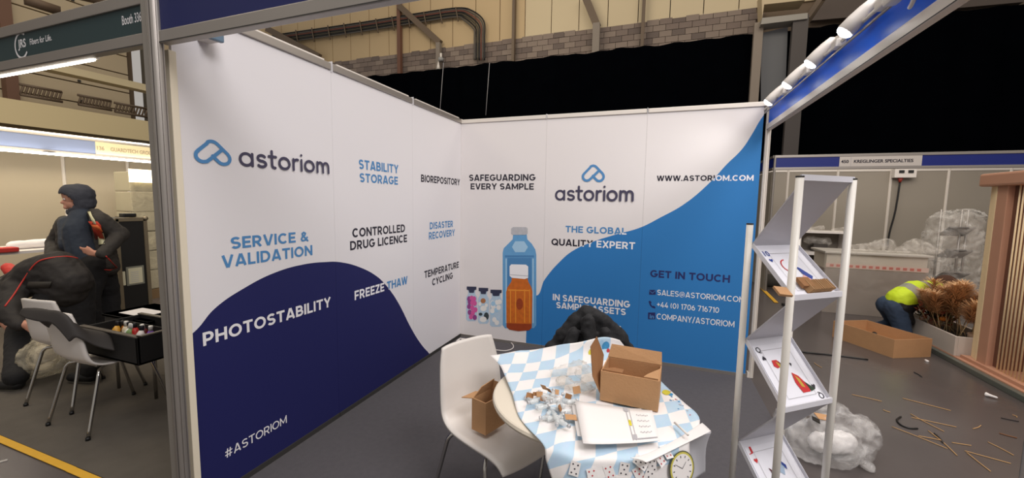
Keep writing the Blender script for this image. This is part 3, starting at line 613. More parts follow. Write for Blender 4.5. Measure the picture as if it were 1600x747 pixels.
net = [[N(766, 555, .80), N(830, 547, .80), N(890, 538, .84), N(940, 527, .88), N(968, 532, .86)],
       [N(781, 572, .772), N(840, 572, .764), N(900, 568, .768), N(958, 560, .785), N(990, 556, .79)],
       [N(799, 612, .757), N(855, 612, .757), N(920, 612, .757), N(985, 606, .757), N(1046, 608, .762)],
       [N(812, 652, .752), N(870, 656, .757), N(940, 660, .757), N(1010, 655, .757), N(1092, 654, .764)],
       [N(848, 695, .749), N(895, 703, .757), N(950, 706, .757), N(1015, 706, .757), N(1078, 690, .755)]]
r4 = net[-1]
sl = (.085, .04, .01, 0, 0)
net.append([v + Vector((.3*sl[k], -.035, -.05)) for k, v in enumerate(r4)]); net.append([v + Vector((.01+sl[k], -.05, -.19)) for k, v in enumerate(r4)]); net.append([v + Vector((.015+1.8*sl[k], -.045, -.36)) for k, v in enumerate(r4)])
G = patch(net, 8)
def crum(P, a, s, z0=.0):
    for row in P:
        for v in row:
            v.z += max(-.002, (noise.noise(v*s)*.6+(1-2*abs(noise.noise(v*s*.5+Vector((3, 1, 7)))))*.5-.1)*a)
crum(G, .012, 9)
pap = grid('checked_paper', G, chk, None, .0008, uvf=uvp)
tagp(pap, 'large blue and white checked paper spread over the round table, hanging down in front', 'paper')
PT = bvh(pap)
def onp(px, py, off=.004): return on(PT, px, py, off)
def topz(x, y): # height of the paper under a place
    h = PT.ray_cast(Vector((x, y, 1.5)), Vector((0, 0, -1))); return h[0].z if h[0] is not None else .757
# folded white edge of a second sheet, and the white underside hanging at the right
fn = [[N(985, 716, .7665), N(1012, 709, .768), N(1056, 687, .768), N(1097, 661, .7685)], [N(998, 718, .7675), N(1014, 715, .770), N(1060, 691, .770), N(1104, 667, .770)], [N(1008, 722, .767), N(1017, 720, .769), N(1068, 695, .769), N(1111, 674, .769)]]
fo = grid('folded_sheet', patch(fn, 6), paper_w, None, .001); tagp(fo, 'white folded edge of a second paper sheet lying across the checked paper', 'paper')
gn = [[N(1050, 697, .745), N(1080, 683, .750), N(1111, 675, .752)], [N(1064, 715, .67), N(1084, 705, .67), N(1103, 700, .68)], [N(1082, 752, .56), N(1092, 745, .56), N(1102, 738, .575)]]
fo = grid('hanging_paper_flap', patch(gn, 6), mat('paper underside', (206, 206, 212), .7), None, .001); tagp(fo, 'grey white underside of a paper flap hanging off the right of the table', 'paper')

# prints on the hanging front: playing cards and a pocket watch
def decal(px, py, w_, h_, ang, m, off=.004, name='printed_card', n=None):
    c = onp(px, py, off); d = CAM-c
    a = onp(px+6, py, off)-c; b = onp(px, py-6, off)-c; nn = a.cross(b).normalized(); nn = nn if nn.dot(d) > 0 else -nn
    x = a.normalized(); y = nn.cross(x).normalized(); ca, sa = math.cos(ang), math.sin(ang); X = x*ca+y*sa; Y = -x*sa+y*ca
    return c, X, Y, nn
def card(px, py, w_, h_, ang, pm, off=.004):
    c, X, Y, nn = decal(px, py, w_, h_, ang, pm, off)
    q = flat('printed_card', [c-X*w_/2-Y*h_/2, c+X*w_/2-Y*h_/2, c+X*w_/2+Y*h_/2, c-X*w_/2+Y*h_/2], paper_w, pap)
    for u, v in ((-.25, -.3), (.25, -.3), (-.25, .3), (.25, .3), (0, 0)):
        o2 = c+nn*.0008+X*w_*u+Y*h_*v; r = w_*.1
        bm = bmesh.new(); bm.faces.new([bm.verts.new(o2+X*r*math.cos(t)+Y*r*math.sin(t)) for t in [k*PI/2 for k in range(4)]]); me = bpy.data.meshes.new('pip'); bm.to_mesh(me); bm.free(); link('printed_pip', me, pm, pap, True)
rp = mat('red pips', (190, 50, 60), .6)
for i, (px, py, ang) in enumerate(((952, 737, .3), (975, 733, -.2), (998, 740, .5), (1018, 727, .2), (1030, 716, .6), (1012, 744, -.4), (1040, 707, .3), (1000, 722, .9), (925, 742, .2), (898, 731, -.3))):
    card(px, py, .032, .045, ang, print_black if i % 2 else rp, .0022+.0006*i)
gold = mat('printed gold rim', (206, 196, 90), .6); rimd = mat('printed dark rim', (92, 92, 70), .6)
c, X, Y, nn = decal(1062, 730, 0, 0, .3, None, .010)
for r, m, o_ in ((.056, rimd, 0), (.052, gold, .0006), (.046, paper_w, .0012)):
    flat('printed_watch_ring' if m is not paper_w else 'printed_watch_face', [c+nn*o_+X*r*math.cos(k*PI/12)+Y*r*math.sin(k*PI/12) for k in range(24)], m, pap)
for k in range(12):
    a = k*PI/6; d = X*math.cos(a)+Y*math.sin(a); s = nn.cross(d); o2 = c+nn*.0018
    flat('printed_watch_mark', [o2+d*.034-s*.0015, o2+d*.041-s*.0015, o2+d*.041+s*.0015, o2+d*.034+s*.0015], print_black, pap)
for a, L in ((.7, .026), (2.5, .036)):
    d = X*math.cos(a)+Y*math.sin(a); s = nn.cross(d); o2 = c+nn*.002
    flat('printed_watch_hand', [o2-s*.001, o2+d*L-s*.0006, o2+d*L+s*.0006, o2+s*.001], print_black, pap)
# small coloured blots of print at the far corner and right edge
ylw = mat('printed yellow blot', (208, 196, 50), .6, 0, .3, 60); tq = mat('printed teal blot', (60, 140, 190), .6, 0, .4, 60)
for px, py, r, m in ((924, 551, .016, ylw), (929, 548, .011, tq), (946, 541, .02, tq), (940, 536, .012, bl2), (950, 548, .009, rp), (1041, 614, .018, ylw), (1048, 617, .010, tq), (934, 560, .006, rp)):
    c, X, Y, nn = decal(px, py, 0, 0, 0, None, .002+r*.05)
    flat('printed_blot', [c+(X*math.cos(k*PI/7)+Y*math.sin(k*PI/7)*1.2)*r*(1+.12*math.sin(k*.9)) for k in range(14)], m, pap)
for i in range(22):
    px = 1045+random.random()*38; py = 612+ (px-1045)*.75 + random.random()*22-4
    c, X, Y, nn = decal(px, py, 0, 0, 0, None, .002)
    r = .0025+random.random()*.003; flat('printed_blot', [c+(X*math.cos(k*PI/3)+Y*math.sin(k*PI/3))*r for k in range(6)], random.choice([rp, tq, grey_print, grey_print]), pap)
# white reflection-like pen
a, b = onp(1054, 669, .008), onp(1071, 690, .02); b.z = max(b.z, .79); a.z = .785
tagp(T('white_stick', [a, b], .004, white_pl, n=8), 'short thin white stick lying across the folded paper edge', 'stick')

# papers
def sheet(name, px4, z, m, label, thick=.0012, curl=.006):
    p = [N(*q, z) for q in px4]; P = []
    for i in range(9):
        row = []
        for j in range(9):
            u, v = j/8, i/8; q = (p[0]*(1-u)+p[1]*u)*(1-v)+(p[3]*(1-u)+p[2]*u)*v
            q = q.copy(); q.z += curl*(abs(u-.5)*2)**3*(.5+.5*v); row.append(q)
        P.append(row)
    o = grid(name, P, m, None, thick); tagp(o, label, 'paper'); return o, p
sheet('white_sheet', [(893, 632), (1002, 640), (1012, 690), (902, 684)], .7745, paper_w, 'plain white sheet lowest of the papers beside the vials')
sh, p = sheet('printed_form', [(898, 627), (1019, 643), (1031, 691), (911, 696)], .786, paper_w, 'white printed form with a dotted order list on top of the papers')
def fp(u, v, o=.0065):
    q = (p[0]*(1-u)+p[1]*u)*(1-v)+(p[3]*(1-u)+p[2]*u)*v; q = q.copy(); q.z += .0030+.006*(abs(u-.5)*2)**3*(.5+.5*v); return q
def fr(u0, v0, u1, v1, m, nm='printed_line'): flat(nm, [fp(u0, v1), fp(u1, v1), fp(u1, v0), fp(u0, v0)], m, sh)
fr(.655, .12, .665, .95, grey_print); fr(.70, .06, .707, .95, grey_print)
fr(.63, .03, .69, .14, grey_print); fr(.66, .80, .72, .93, grey_print); fr(.655, .40, .69, .56, ylw); fr(.72, .9, .98, .93, grey_print)
for v in (.2, .38, .55, .72):
    for k in range(7): fr(.78+.022*k, v+.02*(k % 2), .793+.022*k, v+.02*(k % 2)+.025, grey_print)

# ------------------------------------------------------------------ cartons
def carton(name, O, ex, ey, L, W, Hh, label, m=cardb, flaps=(), open_=True, th=.005, tilt=None):
    """open box: O corner on its base, ex and ey unit directions"""
    O = Vector(O); ex = Vector(ex).normalized(); ey = Vector(ey).normalized(); ez = Vector((0, 0, 1)) if tilt is None else Vector(tilt).normalized()
    M_ = Matrix(((ex.x, ey.x, ez.x, O.x), (ex.y, ey.y, ez.y, O.y), (ex.z, ey.z, ez.z, O.z), (0, 0, 0, 1)))
    e = empty(name, O, label=label, cat='box')
    B('bottom', (0, 0, 0), (L, W, th), m, e, world=True, mtx=M_)
    for lo, hi in (((0, 0, th), (L, th, Hh)), ((0, W-th, th), (L, W, Hh)), ((0, th, th), (th, W-th, Hh)), ((L-th, th, th), (L, W-th, Hh))):
        B('side', lo, hi, m, e, world=True, mtx=M_)
    for quad in flaps:
        bm = bmesh.new(); q = [M_ @ Vector(v) for v in quad]; n = (q[1]-q[0]).cross(q[2]-q[0]).normalized()*.004
        prism(bm, q, n); obj('flap', bm, cardb_d if len(quad) > 4 else m, e, world=True)
    return e, M_
a, b, c = N(937, 626, .762), N(1028, 645, .762), N(1032, 597, .762)
zb = .765
ex = (b-a); ex.z = 0; L1 = ex.length; ex.normalize(); ey = Vector((-ex.y, ex.x, 0))
W1 = .17; H1 = .125
carton('open_carton', (a.x, a.y, zb), ex, ey, L1, W1, H1, 'open brown carton standing on the checked paper behind the printed form', flaps=[
    [(.0, 0, .03), (-.03, -.012, .10), (-.045, .0, .22), (-.03, .05, .25), (-.005, .09, .16)],
    [(.005, .01, H1), (.085, .01, H1), (.085, .055, H1-.004), (.045, .06, H1-.004), (.005, .02, H1)],
    [(L1-.06, .01, H1), (L1-.005, .01, H1), (L1-.005, .12, H1), (L1-.05, .05, H1-.004)],
    [(.0, W1, H1), (L1, W1, H1), (L1-.004, W1+.035, H1+.045), (.01, W1+.03, H1+.05)]])
# small carton on the left chair
a, b, c = N(737, 671, .462), N(762, 683, .462), N(792, 664, .462)
ex = (b-a); ex.z = 0; ex.normalize(); ey = (c-b); ey.z = 0; W2 = ey.length; ey.normalize(); L2 = .09
carton('small_carton', (a.x, a.y, .464), ex, ey, L2, W2, .16, 'small brown carton with raised flaps on the seat of the left chair', flaps=[
    [(0, 0, .16), (-.05, -.02, .155), (-.045, .07, .155), (0, .08, .16)], [(0, W2, .16), (L2, W2, .16), (L2, W2+.01, .20), (0, W2+.01, .20)],
    [(0, .01, .16), (0, W2, .16), (.015, W2, .215), (.015, .05, .205)]])
# ------------------------------------------------------------------ vials and tags on the paper
clear = mat('clear plastic vial', (232, 236, 236), .12, alpha=.5, spec=.8); lid_m = mat('silver vial lid', (206, 206, 208), .35, .4)
def vial_proto():
    e = empty('sample_vial', (0, 0, 0)); bm = bmesh.new(); lathe(bm, [(.0085, -.018), (.009, -.016), (.009, .014), (.006, .018), (.006, .022)], 10); obj('vial_body', bm, clear, e, True)
    bm = bmesh.new(); lathe(bm, [(.0075, .0225), (.0075, .03), (.007, .031)], 10); obj('vial_lid', bm, lid_m, e, True); return e
vp = [(825, 617), (829, 624), (834, 631), (838, 624), (843, 634), (850, 628), (856, 634), (862, 640), (847, 641), (857, 647), (866, 648), (872, 641), (878, 634), (886, 628), (892, 634), (884, 644), (875, 653), (868, 658), (862, 655), (855, 653), (871, 664), (878, 660), (885, 654), (864, 620), (870, 626), (858, 622), (880, 668), (842, 616), (850, 618), (889, 622)]
v0 = None
for i, (px, py) in enumerate(vp):
    q = N(px, py, .77); q.z = topz(q.x, q.y)+.0115
    if v0 is None: o = v0 = vial_proto()
    else:
        o = v0.copy(); C.objects.link(o)
        for ch in v0.children: c_ = ch.copy(); C.objects.link(c_); c_.parent = o
    if i % 3 == 2: q.z += .012
    o.location = q; o.rotation_euler = (PI/2+random.uniform(-.15, .15), 0, random.uniform(0, 2*PI))
    tagp(o, 'small clear vial with a silver lid in the pile on the checked paper', 'vial', 'clear vials heaped on the checked paper')
tp = [(828, 617, .03, 1), (850, 608, .032, 2), (858, 613, .026, 2), (868, 612, .03, 1), (849, 624, .026, 1), (843, 619, .028, 2), (875, 642, .03, 2), (892, 654, .042, 0), (888, 624, .026, 2), (901, 613, .04, 3), (836, 604+14, .02, 2)]
for i, (px, py, s, md) in enumerate(tp):
    q = N(px, py, .78); q.z = topz(q.x, q.y)+.022; bm = bmesh.new(); box(bm, (-s/2, -s*.38, -.0008), (s/2, s*.38, .0008))
    o = obj('cardboard_tag', bm, cardb if i % 2 else cardb_d); o.location = q; az = random.uniform(0, 3)
    o.rotation_euler = {0: (.1, .05, .35), 1: (.6, .1, .2), 2: (1.1, .2, az), 3: (1.2, .1, .9)}[md]
    if md in (2, 3): o.location.z += .008
    tagp(o, 'small brown cardboard tag sticking up among the vials on the table', 'tag', 'cardboard tags among the vials')
fb = blob('crumpled_film', [((N(870, 585, .775)), .03, N(905, 575, .775), .04), (N(905, 575, .775), .04, N(925, 600, .77), .035), (N(880, 600, .77), .03, N(915, 610, .77), .03)], film, .01, 3, None, .03, 22)
for v in fb.data.vertices: v.co.z = .762 + max(0, v.co.z-.74)*.6
tagp(fb, 'crumpled clear plastic film lying on the checked paper left of the open carton', 'film')

# ------------------------------------------------------------------ black coat over the chair behind the table
K = 2.46
q = lambda x, y, k=K: dp(x, y, k)
coat = blob('black_coat', [(q(915, 488), .048, q(935, 500), .055), (q(900, 500), .045, q(880, 530), .06), (q(862, 545), .05, q(856, 580), .05), (q(945, 506), .05, q(972, 532), .05), (q(980, 545), .045, q(986, 600), .035), (q(918, 494), .045, q(922, 540), .085), (q(905, 503), .04, q(893, 545), .07), (q(893, 520), .05, q(872, 555), .055), (q(868, 538), .035, q(864, 572), .045), (q(935, 500), .045, q(957, 542), .07), (q(950, 517), .045, q(972, 555), .05), (q(968, 535), .03, q(980, 572), .03), (q(915, 550), .09, q(915, 620), .09), (q(880, 570), .06, q(960, 590), .06),
    (q(885, 518), .035, q(858, 562), .035), (q(955, 512), .03, q(984, 556), .03), (q(975, 540), .035, q(984, 590), .03), (q(862, 560), .035, q(866, 600), .03),
    (q(895, 520, K-.12), .035, q(885, 570, K-.13), .045), (q(945, 520, K-.11), .035, q(960, 580, K-.13), .045), (q(918, 500, K-.1), .04, q(925, 575, K-.13), .05)], black_cloth, .012, 14, None, .016, 12)
tagp(coat, 'black quilted coat with its hood up, draped over the chair behind the table', 'coat')

# ------------------------------------------------------------------ zigzag literature rack
A = Vector((2.437, -2.393, 0)); Bp = Vector((2.532, -2.578, 0)); Cp = Vector((2.728, -2.421, 0)); A2 = A+(Cp-Bp)
rack = empty('literature_rack', (A+Cp)/2, label='white folding zigzag literature rack on four poles at the right of the stand', cat='rack')
pole_m = mat('white coated pole', (226, 222, 214), .35)
for P_, h_ in ((A, 1.513), (A2, 1.50), (Bp, 1.676), (Cp, 1.676)):
    T('pole', [(P_.x, P_.y, .01), (P_.x, P_.y, h_-.004)], .0118, pole_m, rack, 16, True); T('pole_cap', [(P_.x, P_.y, h_-.005), (P_.x, P_.y, h_)], .0122, black_m, rack, 16, True); T('pole_foot', [(P_.x, P_.y, 0), (P_.x, P_.y, .012)], .014, black_m, rack, 12, True)
tray_m = mat('white tray sheet', (232, 232, 240), .45); und_m = mat('tray underside grey', (196, 196, 204), .5)
inset = .012
def tray(zl, zr, up, nm='tray', th=.004):
    # sheet from the A line at height zl to the B-C line at height zr
    a0, a1 = A.copy(), A2.copy(); b0, b1 = Bp.copy(), Cp.copy(); d = (a1-a0).normalized()*inset
    q = [Vector((a0.x, a0.y, zl))+d, Vector((a1.x, a1.y, zl))-d, Vector((b1.x, b1.y, zr))-d, Vector((b0.x, b0.y, zr))+d]
    n = (q[1]-q[0]).cross(q[3]-q[0]).normalized(); n = n if n.z > 0 else -n
    bm = bmesh.new(); prism(bm, q, -n*th); t_ = obj(nm, bm, tray_m if up else und_m, rack, world=True)
    if up:
        for aa, bb in ((q[0], q[3]), (q[1], q[2])):
            bm = bmesh.new(); prism(bm, [aa, bb, bb+n*.012, aa+n*.012], (q[1]-q[0]).normalized()*.002*(1 if aa is q[0] else -1)); obj('tray_rim', bm, tray_m, t_, world=True)
    return q, n, t_
zA = [1.431, 1.064, .652]; zB = [1.665, 1.273, .888, .50]
tray(zA[0], zB[0], False, 'back_sheet'); q1 = tray(zA[0], zB[1], True); tray(zA[1], zB[1], False, 'back_sheet'); q2 = tray(zA[1], zB[2], True); tray(zA[2], zB[2], False, 'back_sheet'); q3 = tray(zA[2], zB[3], True); tray(.25, zB[3], False, 'back_sheet')
for zc in zB[:3]:   # lip along the B-C line
    bm = bmesh.new(); prism(bm, [Vector((Bp.x, Bp.y, zc-.003)), Vector((Cp.x, Cp.y, zc-.003)), Vector((Cp.x, Cp.y, zc+.016)), Vector((Bp.x, Bp.y, zc+.016))], (.004, -.005, 0)); obj('tray_lip', bm, tray_m, rack, world=True)
def poster(tr, kind, label, pm):
    q, n, t_ = tr; U = q[1]-q[0]; V = q[3]-q[0]
    P = lambda u, v, o=.003: q[0]+U*u+V*v+n*o
    o = flat('card_poster', [P(.07, .96), P(.93, .96), P(.93, .12), P(.07, .12)], mat('poster paper', (240, 240, 248), .4), None); tagp(o, label, 'poster')
    md = o.modifiers.new('s', 'SOLIDIFY'); md.thickness = .0008
    def ln(u0, v0, u1, v1, m=grey_print, o_=.0045): flat('printed_line', [P(u0, v1, o_), P(u1, v1, o_), P(u1, v0, o_), P(u0, v0, o_)], m, o)
    ln(.2, .2, .8, .206); ln(.2, .88, .8, .886); ln(.2, .2, .206, .88); ln(.8, .2, .806, .886)
    def lt(s, u, v, flip=False):
        X = U.normalized()*(-1 if flip else 1); Y = -V.normalized()*(-1 if flip else 1); fit_text(s, pm, o, P(u, v, .0045), X, Y, .022 if len(s) < 2 else .026, .026, .01)
    return o, P, ln, lt
def shape(o, P, pts, m, off=.0046, nm='printed_shape'): flat(nm, [P(u, v, off) for u, v in pts], m, o)
def heart(u, v, s, fl=1): return [(u, v+s*1.1*fl), (u-s, v), (u-s*.95, v-s*.45*fl), (u-s*.5, v-s*.7*fl), (u, v-s*.3*fl), (u+s*.5, v-s*.7*fl), (u+s*.95, v-s*.45*fl), (u+s, v)]
navy = mat('poster navy', (28, 62, 150), .5); rr_ = mat('poster red', (204, 40, 44), .5); gr_ = mat('poster gold', (200, 170, 60), .5); gn_ = mat('poster green black', (40, 60, 40), .5)
o, P, ln, lt = poster(q1, 0, 'playing card poster with a blue figure and red arc on the top tray', navy)
lt('10', .10, .25); shape(o, P, heart(.15, .33, .035), navy)
for k in range(7):
    a0 = math.radians(90+22*k); a1 = math.radians(90+22*(k+1)); cu, cv, r0, r1 = .42, .45, .14, .12
    shape(o, P, [(cu+r0*math.cos(a0), cv-r0*.9*math.sin(a0)), (cu+r0*math.cos(a1), cv-r0*.9*math.sin(a1)), (cu+r1*math.cos(a1), cv-r1*.9*math.sin(a1)), (cu+r1*math.cos(a0), cv-r1*.9*math.sin(a0))], rr_)
shape(o, P, [(.55, .45), (.62, .5), (.75, .66), (.68, .72), (.58, .62)], navy); shape(o, P, [(.58, .62), (.68, .72), (.6, .78), (.5, .68)], mat('poster pink', (226, 176, 170), .5)); shape(o, P, [(.6, .70), (.72, .74), (.74, .80), (.66, .77)], print_black)
shape(o, P, [(.55, .36), (.6, .36), (.6, .42), (.56, .42)], print_black); shape(o, P, [(.48, .38), (.52, .38), (.52, .41), (.48, .41)], print_black)
o, P, ln, lt = poster(q2, 1, 'playing card poster with spades and a red and gold figure on the middle tray', print_black)
lt('Q', .10, .24); shape(o, P, heart(.17, .32, .038, -1), print_black); lt('Q', .93, .86, True); shape(o, P, heart(.84, .78, .038), print_black)
shape(o, P, [(.30, .36), (.40, .36), (.48, .44), (.46, .56), (.38, .57), (.40, .46), (.34, .48), (.28, .44)], rr_); shape(o, P, [(.36, .38), (.42, .42), (.44, .54), (.42, .55), (.38, .46)], gr_, .0052); shape(o, P, [(.42, .37), (.46, .44), (.47, .53), (.45, .53), (.43, .44)], gn_, .0054)
shape(o, P, [(.56, .56), (.66, .62), (.74, .76), (.72, .84), (.56, .84), (.52, .7)], rr_); shape(o, P, [(.58, .6), (.64, .66), (.66, .78), (.6, .76)], gr_, .0052); shape(o, P, [(.70, .70), (.84, .82), (.74, .84)], gn_, .0054); shape(o, P, [(.62, .42), (.67, .44), (.64, .48)], print_black); shape(o, P, [(.5, .36), (.56, .40), (.52, .41)], grey_print)
o, P, ln, lt = poster(q3, 2, 'playing card poster with red hearts and a silver shape on the lowest tray', rr_)
lt('J', .10, .22); shape(o, P, heart(.17, .31, .038), rr_); shape(o, P, [(.50, .38), (.60, .36), (.68, .46), (.60, .58), (.50, .5)], mat('poster silver blue', (168, 190, 214), .3)); shape(o, P, [(.66, .40), (.72, .46), (.7, .52), (.64, .44)], navy, .0052); shape(o, P, [(.34, .44), (.42, .5), (.44, .60), (.36, .54)], mat('poster maroon', (90, 34, 44), .5))
# row of small cardboard packs on the top tray
q, n, _ = q1; U = (q[1]-q[0]); V = q[3]-q[0]
kr = mat('kraft pack', (170, 132, 92), .8, 0, .1, 40); pc0 = None
for i in range(11):
    u = .36+.045*i; c = q[0]+U*u+V*.86+n*.004
    if pc0 is None:
        bm = bmesh.new(); box(bm, (-.0035, -.022, 0), (.0035, .022, .024), .001); pc0 = obj('kraft_pack', bm, kr); pc = pc0
    else: pc = pc0.copy(); C.objects.link(pc)
    Rm = Matrix((U.normalized(), V.normalized(), n)).transposed().to_4x4(); pc.matrix_world = Matrix.Translation(c) @ Rm @ Matrix.Rotation(random.uniform(.3, .55), 4, 'Y') @ Matrix.Rotation(random.uniform(-.1, .1), 4, 'Z')
    tagp(pc, 'flat kraft pack leaning in the row on the top rack tray, ' + ('leftmost of eleven', 'second from the left', 'third from the left', 'fourth from the left', 'fifth from the left', 'middle one', 'fifth from the right', 'fourth from the right', 'third from the right', 'second from the right', 'rightmost of eleven')[i], 'pack', 'kraft packs on the top tray')
bm = bmesh.new(); box(bm, (-.022, -.02, 0), (.022, .02, .008)); o = obj('cardboard_tag', bm, cardb); o.location = dp(1222, 457, 1.30); o.rotation_euler = (.5, .1, .4); tagp(o, 'orange brown cardboard tag poking out left of the top rack tray', 'tag')
c = q[0]+U*.38+V*.80+n*.012; bm = bmesh.new(); box(bm, (-.025, -.02, 0), (.025, .02, .012)); o = obj('cardboard_tag', bm, cardb_d); o.matrix_world = Matrix.Translation(c) @ Matrix((U.normalized(), V.normalized(), n)).transposed().to_4x4(); tagp(o, 'dark brown cardboard piece behind the middle pole on the top rack tray', 'tag')

# ------------------------------------------------------------------ plastic bag on the floor by the rack
def g0(px, py, z=0): return un(px, py, 'z', z)
bagp = [(g0(1262, 690, .10), .12), (g0(1300, 690, .13), .15), (g0(1335, 680, .13), .13), (g0(1240, 660, .08), .08), (g0(1345, 700, .08), .08), (g0(1300, 655, .14), .12), (g0(1225, 650, .06), .06)]
caps = [(p_, r_) for p_, r_ in bagp] + [(bagp[0][0], .12, bagp[1][0], .15), (bagp[1][0], .15, bagp[2][0], .13), (g0(1335, 700, .05), .05, g0(1352, 725, .02), .025), (g0(1352, 725, .02), .022, g0(1362, 733, .015), .03)]
bag = blob('clear_plastic_bag', caps, bagfilm, .014, 4, None, .035, 10)
for v in bag.data.vertices: v.co.z = max(v.co.z, .003)
tagp(bag, 'large crumpled clear plastic bag on the floor behind the literature rack', 'bag')
inner = blob('bag_filling', [(g0(1280, 692, .07), .055, g0(1318, 690, .08), .065)], mat('white packing foam', (226, 222, 220), .8, 0, .1, 20), .016, 2, None, .03, 12)
tagp(inner, 'pale packing stuffed inside the clear plastic bag', 'packing')
for i, (px, py, s, m) in enumerate(((1288, 652, .05, cardb), (1275, 656, .04, black_m))):
    bm = bmesh.new(); box(bm, (-s, -s*.5, -.002), (s, s*.5, .002)); o = obj('card_scrap', bm, m); o.location = g0(px, py, .27); o.rotation_euler = (.3, .15, .3+i)
    tagp(o, ('brown' if i == 0 else 'black') + ' card scrap lying on top of the clear plastic bag', 'scrap')

# ------------------------------------------------------------------ straws and scraps on the aisle floor
straw = mat('dry straw', (190, 150, 100), .8, 0, .15, 30); dark_s = mat('dark twig', (48, 44, 44), .7)
def fx(x, y): return (1160+x/3.636, 560+y/3.636)
St = [((622, 205), (792, 244), straw), ((910, 226), (1185, 297), straw), ((955, 315), (1145, 415), straw), ((850, 388), (1165, 513), straw), ((960, 335), (1215, 390), straw), ((1000, 440), (1130, 465), straw), ((1055, 410), (1220, 552), straw), ((1262, 525), (1525, 597), straw), ((1275, 535), (1410, 642), straw), ((1190, 478), (1300, 495), straw), ((1395, 475), (1540, 550), straw), ((1470, 338), (1570, 358), dark_s), ((1460, 425), (1560, 452), mat('brown twig', (120, 80, 50), .8)), ((408, 25), (450, 52), straw), ((1310, 400), (1355, 380), straw), ((975, 78), (1020, 105), dark_s), ((800, 292), (840, 306), straw), ((1090, 425), (1140, 480), dark_s), ((1535, 320), (1560, 335), straw)]
SL = ['straw stalk on the aisle floor just right of the rack, far side', 'long straw stalk on the aisle floor, farthest of the long ones', 'straw stalk crossing another just right of the black cable offcut', 'long straw stalk nearest the plastic bag, below the cable offcut', 'straw stalk running right from the crossed pair beyond the cable offcut', 'short straw stalk between the long one by the bag and the twig', 'steeply slanting straw stalk crossing the dark twig', 'thick orange brown stalk nearest the right front post', 'slanting stalk touching the left end of the thick stalk by the post', 'short level straw stalk left of the thick stalk', 'faint straw stalk just behind the thick stalk by the post', 'dark twig half hidden by the right front post', 'brown twig half hidden by the right front post', 'short pale straw piece far off behind the rack pole', 'tiny upturned straw piece right of the crossed stalks', 'dark short twig far off, in front of the planter', 'tiny faint straw piece right of the plastic bag', 'dark twig crossed by the steep straw stalk', 'tiny pale straw piece near the platform edge by the post']
for i, (a, b, m) in enumerate(St):
    pa, pb = g0(*fx(*a), -.001), g0(*fx(*b), -.001)
    mid = (pa+pb)/2+Vector((random.uniform(-.01, .01), 0, 0))
    tagp(T('dark_twig' if m is dark_s else 'straw_stalk', spline([pa, mid, pb], 4), .0028 if m is straw else .0045, m, n=6), SL[i], 'twig' if m is dark_s else 'straw', 'dark twigs on the aisle floor' if m is dark_s else 'straw stalks on the aisle floor')
tagp(T('cable_offcut', spline([g0(*fx(*p_), 0) for p_ in ((900, 332), (878, 350), (900, 378), (950, 397), (995, 398))], 6), .006, black_m, n=8), 'curved black cable offcut on the aisle floor amid the straws', 'cable')
tagp(T('black_strap', spline([g0(1243, 548, 0), g0(1262, 551, .005), g0(1300, 555, 0), g0(1356, 562, 0)], 6), .009, black_m, n=8), 'long thin black strap on the floor in front of the long cardboard box', 'strap')
tagp(T('white_scrap', spline([g0(*fx(1385, 205), .01), g0(*fx(1410, 212), .012), g0(*fx(1450, 225), .006)], 4), [.02, .016, .016, .012, .012, .01, .01, .01, .006], paper_w, n=8), 'crumpled white paper scrap near the platform edge', 'scrap')
tagp(T('white_scrap', [g0(1446, 563, .0), g0(1450, 565, .0)], .012, paper_w, n=8), 'tiny white scrap in front of the long cardboard box', 'scrap')

# ------------------------------------------------------------------ long open carton on the aisle
a, b, c = g0(1305, 527), g0(1395, 559), g0(1454, 557)
ex = (c-b); L3 = ex.length; ex.normalize(); ey = (a-b); W3 = ey.length+.04; ey.normalize()
hh = .26
lo_, hi_ = 0, 1
e, M_ = carton('long_carton', (b.x, b.y, -.006), ex, ey, L3, W3, .20, 'long low open cardboard box on the aisle floor beside the crouching worker', th=.006)
for dx in (0, .06): B('packing_block', (.15+dx, .4, 0), (.19+dx, .48, .09), paper_w, e, world=True, mtx=M_)

# ------------------------------------------------------------------ right stand: platform, cord curtain frame, planter
pf = empty('exhibit_platform', (5.03, 0, 0), label='pinkish brown stand platform with a grey metal edge along the right aisle', cat='platform')
B('deck', (5.07, -3.2, -.006), (8.2, 2.3, .055), wood_p, pf, world=True); B('edge_strip', (5.02, -3.2, -.006), (5.07, 2.3, .045), mat('grey green metal edge', (120, 128, 122), .4, .5), pf, .006, world=True)
fr_ = empty('cord_screen', (5.3, .9, .055), label='pinkish brown timber frame strung with cream cords at the right edge', cat='screen')
xs = 5.16
bm = bmesh.new(); box(bm, (xs-.06, -1.6, 1.80), (xs+.32, 1.26, 1.925), .02); obj('top_beam', bm, wood_p, fr_, world=True)
B('post', (xs-.02, .955, .055), (xs+.20, 1.075, 1.81), wood_p, fr_, .006, world=True)
B('shaded_post_side', (xs+.03, .875, .055), (xs+.20, .955, 1.81), mat('shaded brown laminate', (112, 76, 60), .5), fr_, world=True)  # dark inner side of the post, its shade put into the colour
B('bottom_beam', (xs-.05, -1.6, .055), (xs+.30, 1.24, .085), wood_p, fr_, world=True)
for k in range(7): B('slat', (xs-.02+.006*k, 1.078+.020*k, .085), (xs-.0+.006*k, 1.094+.020*k, 1.81), wood_l, fr_, .003, world=True)
for k in range(22):
    y = .85-.040*k; T('cord', [(xs+.0, y, .085), (xs+.0, y, 1.81)], .0065, cord, fr_, 6, True)
for k in range(10):
    T('cord', [(xs+.22, .66-.07*k, .085), (xs+.22, .66-.07*k, 1.81)], .006, cord, fr_, 6, True)
st = empty('drum_table', (5.75, .5, .055), label='pale fluted drum table with a round wooden top behind the cream cords', cat='table')
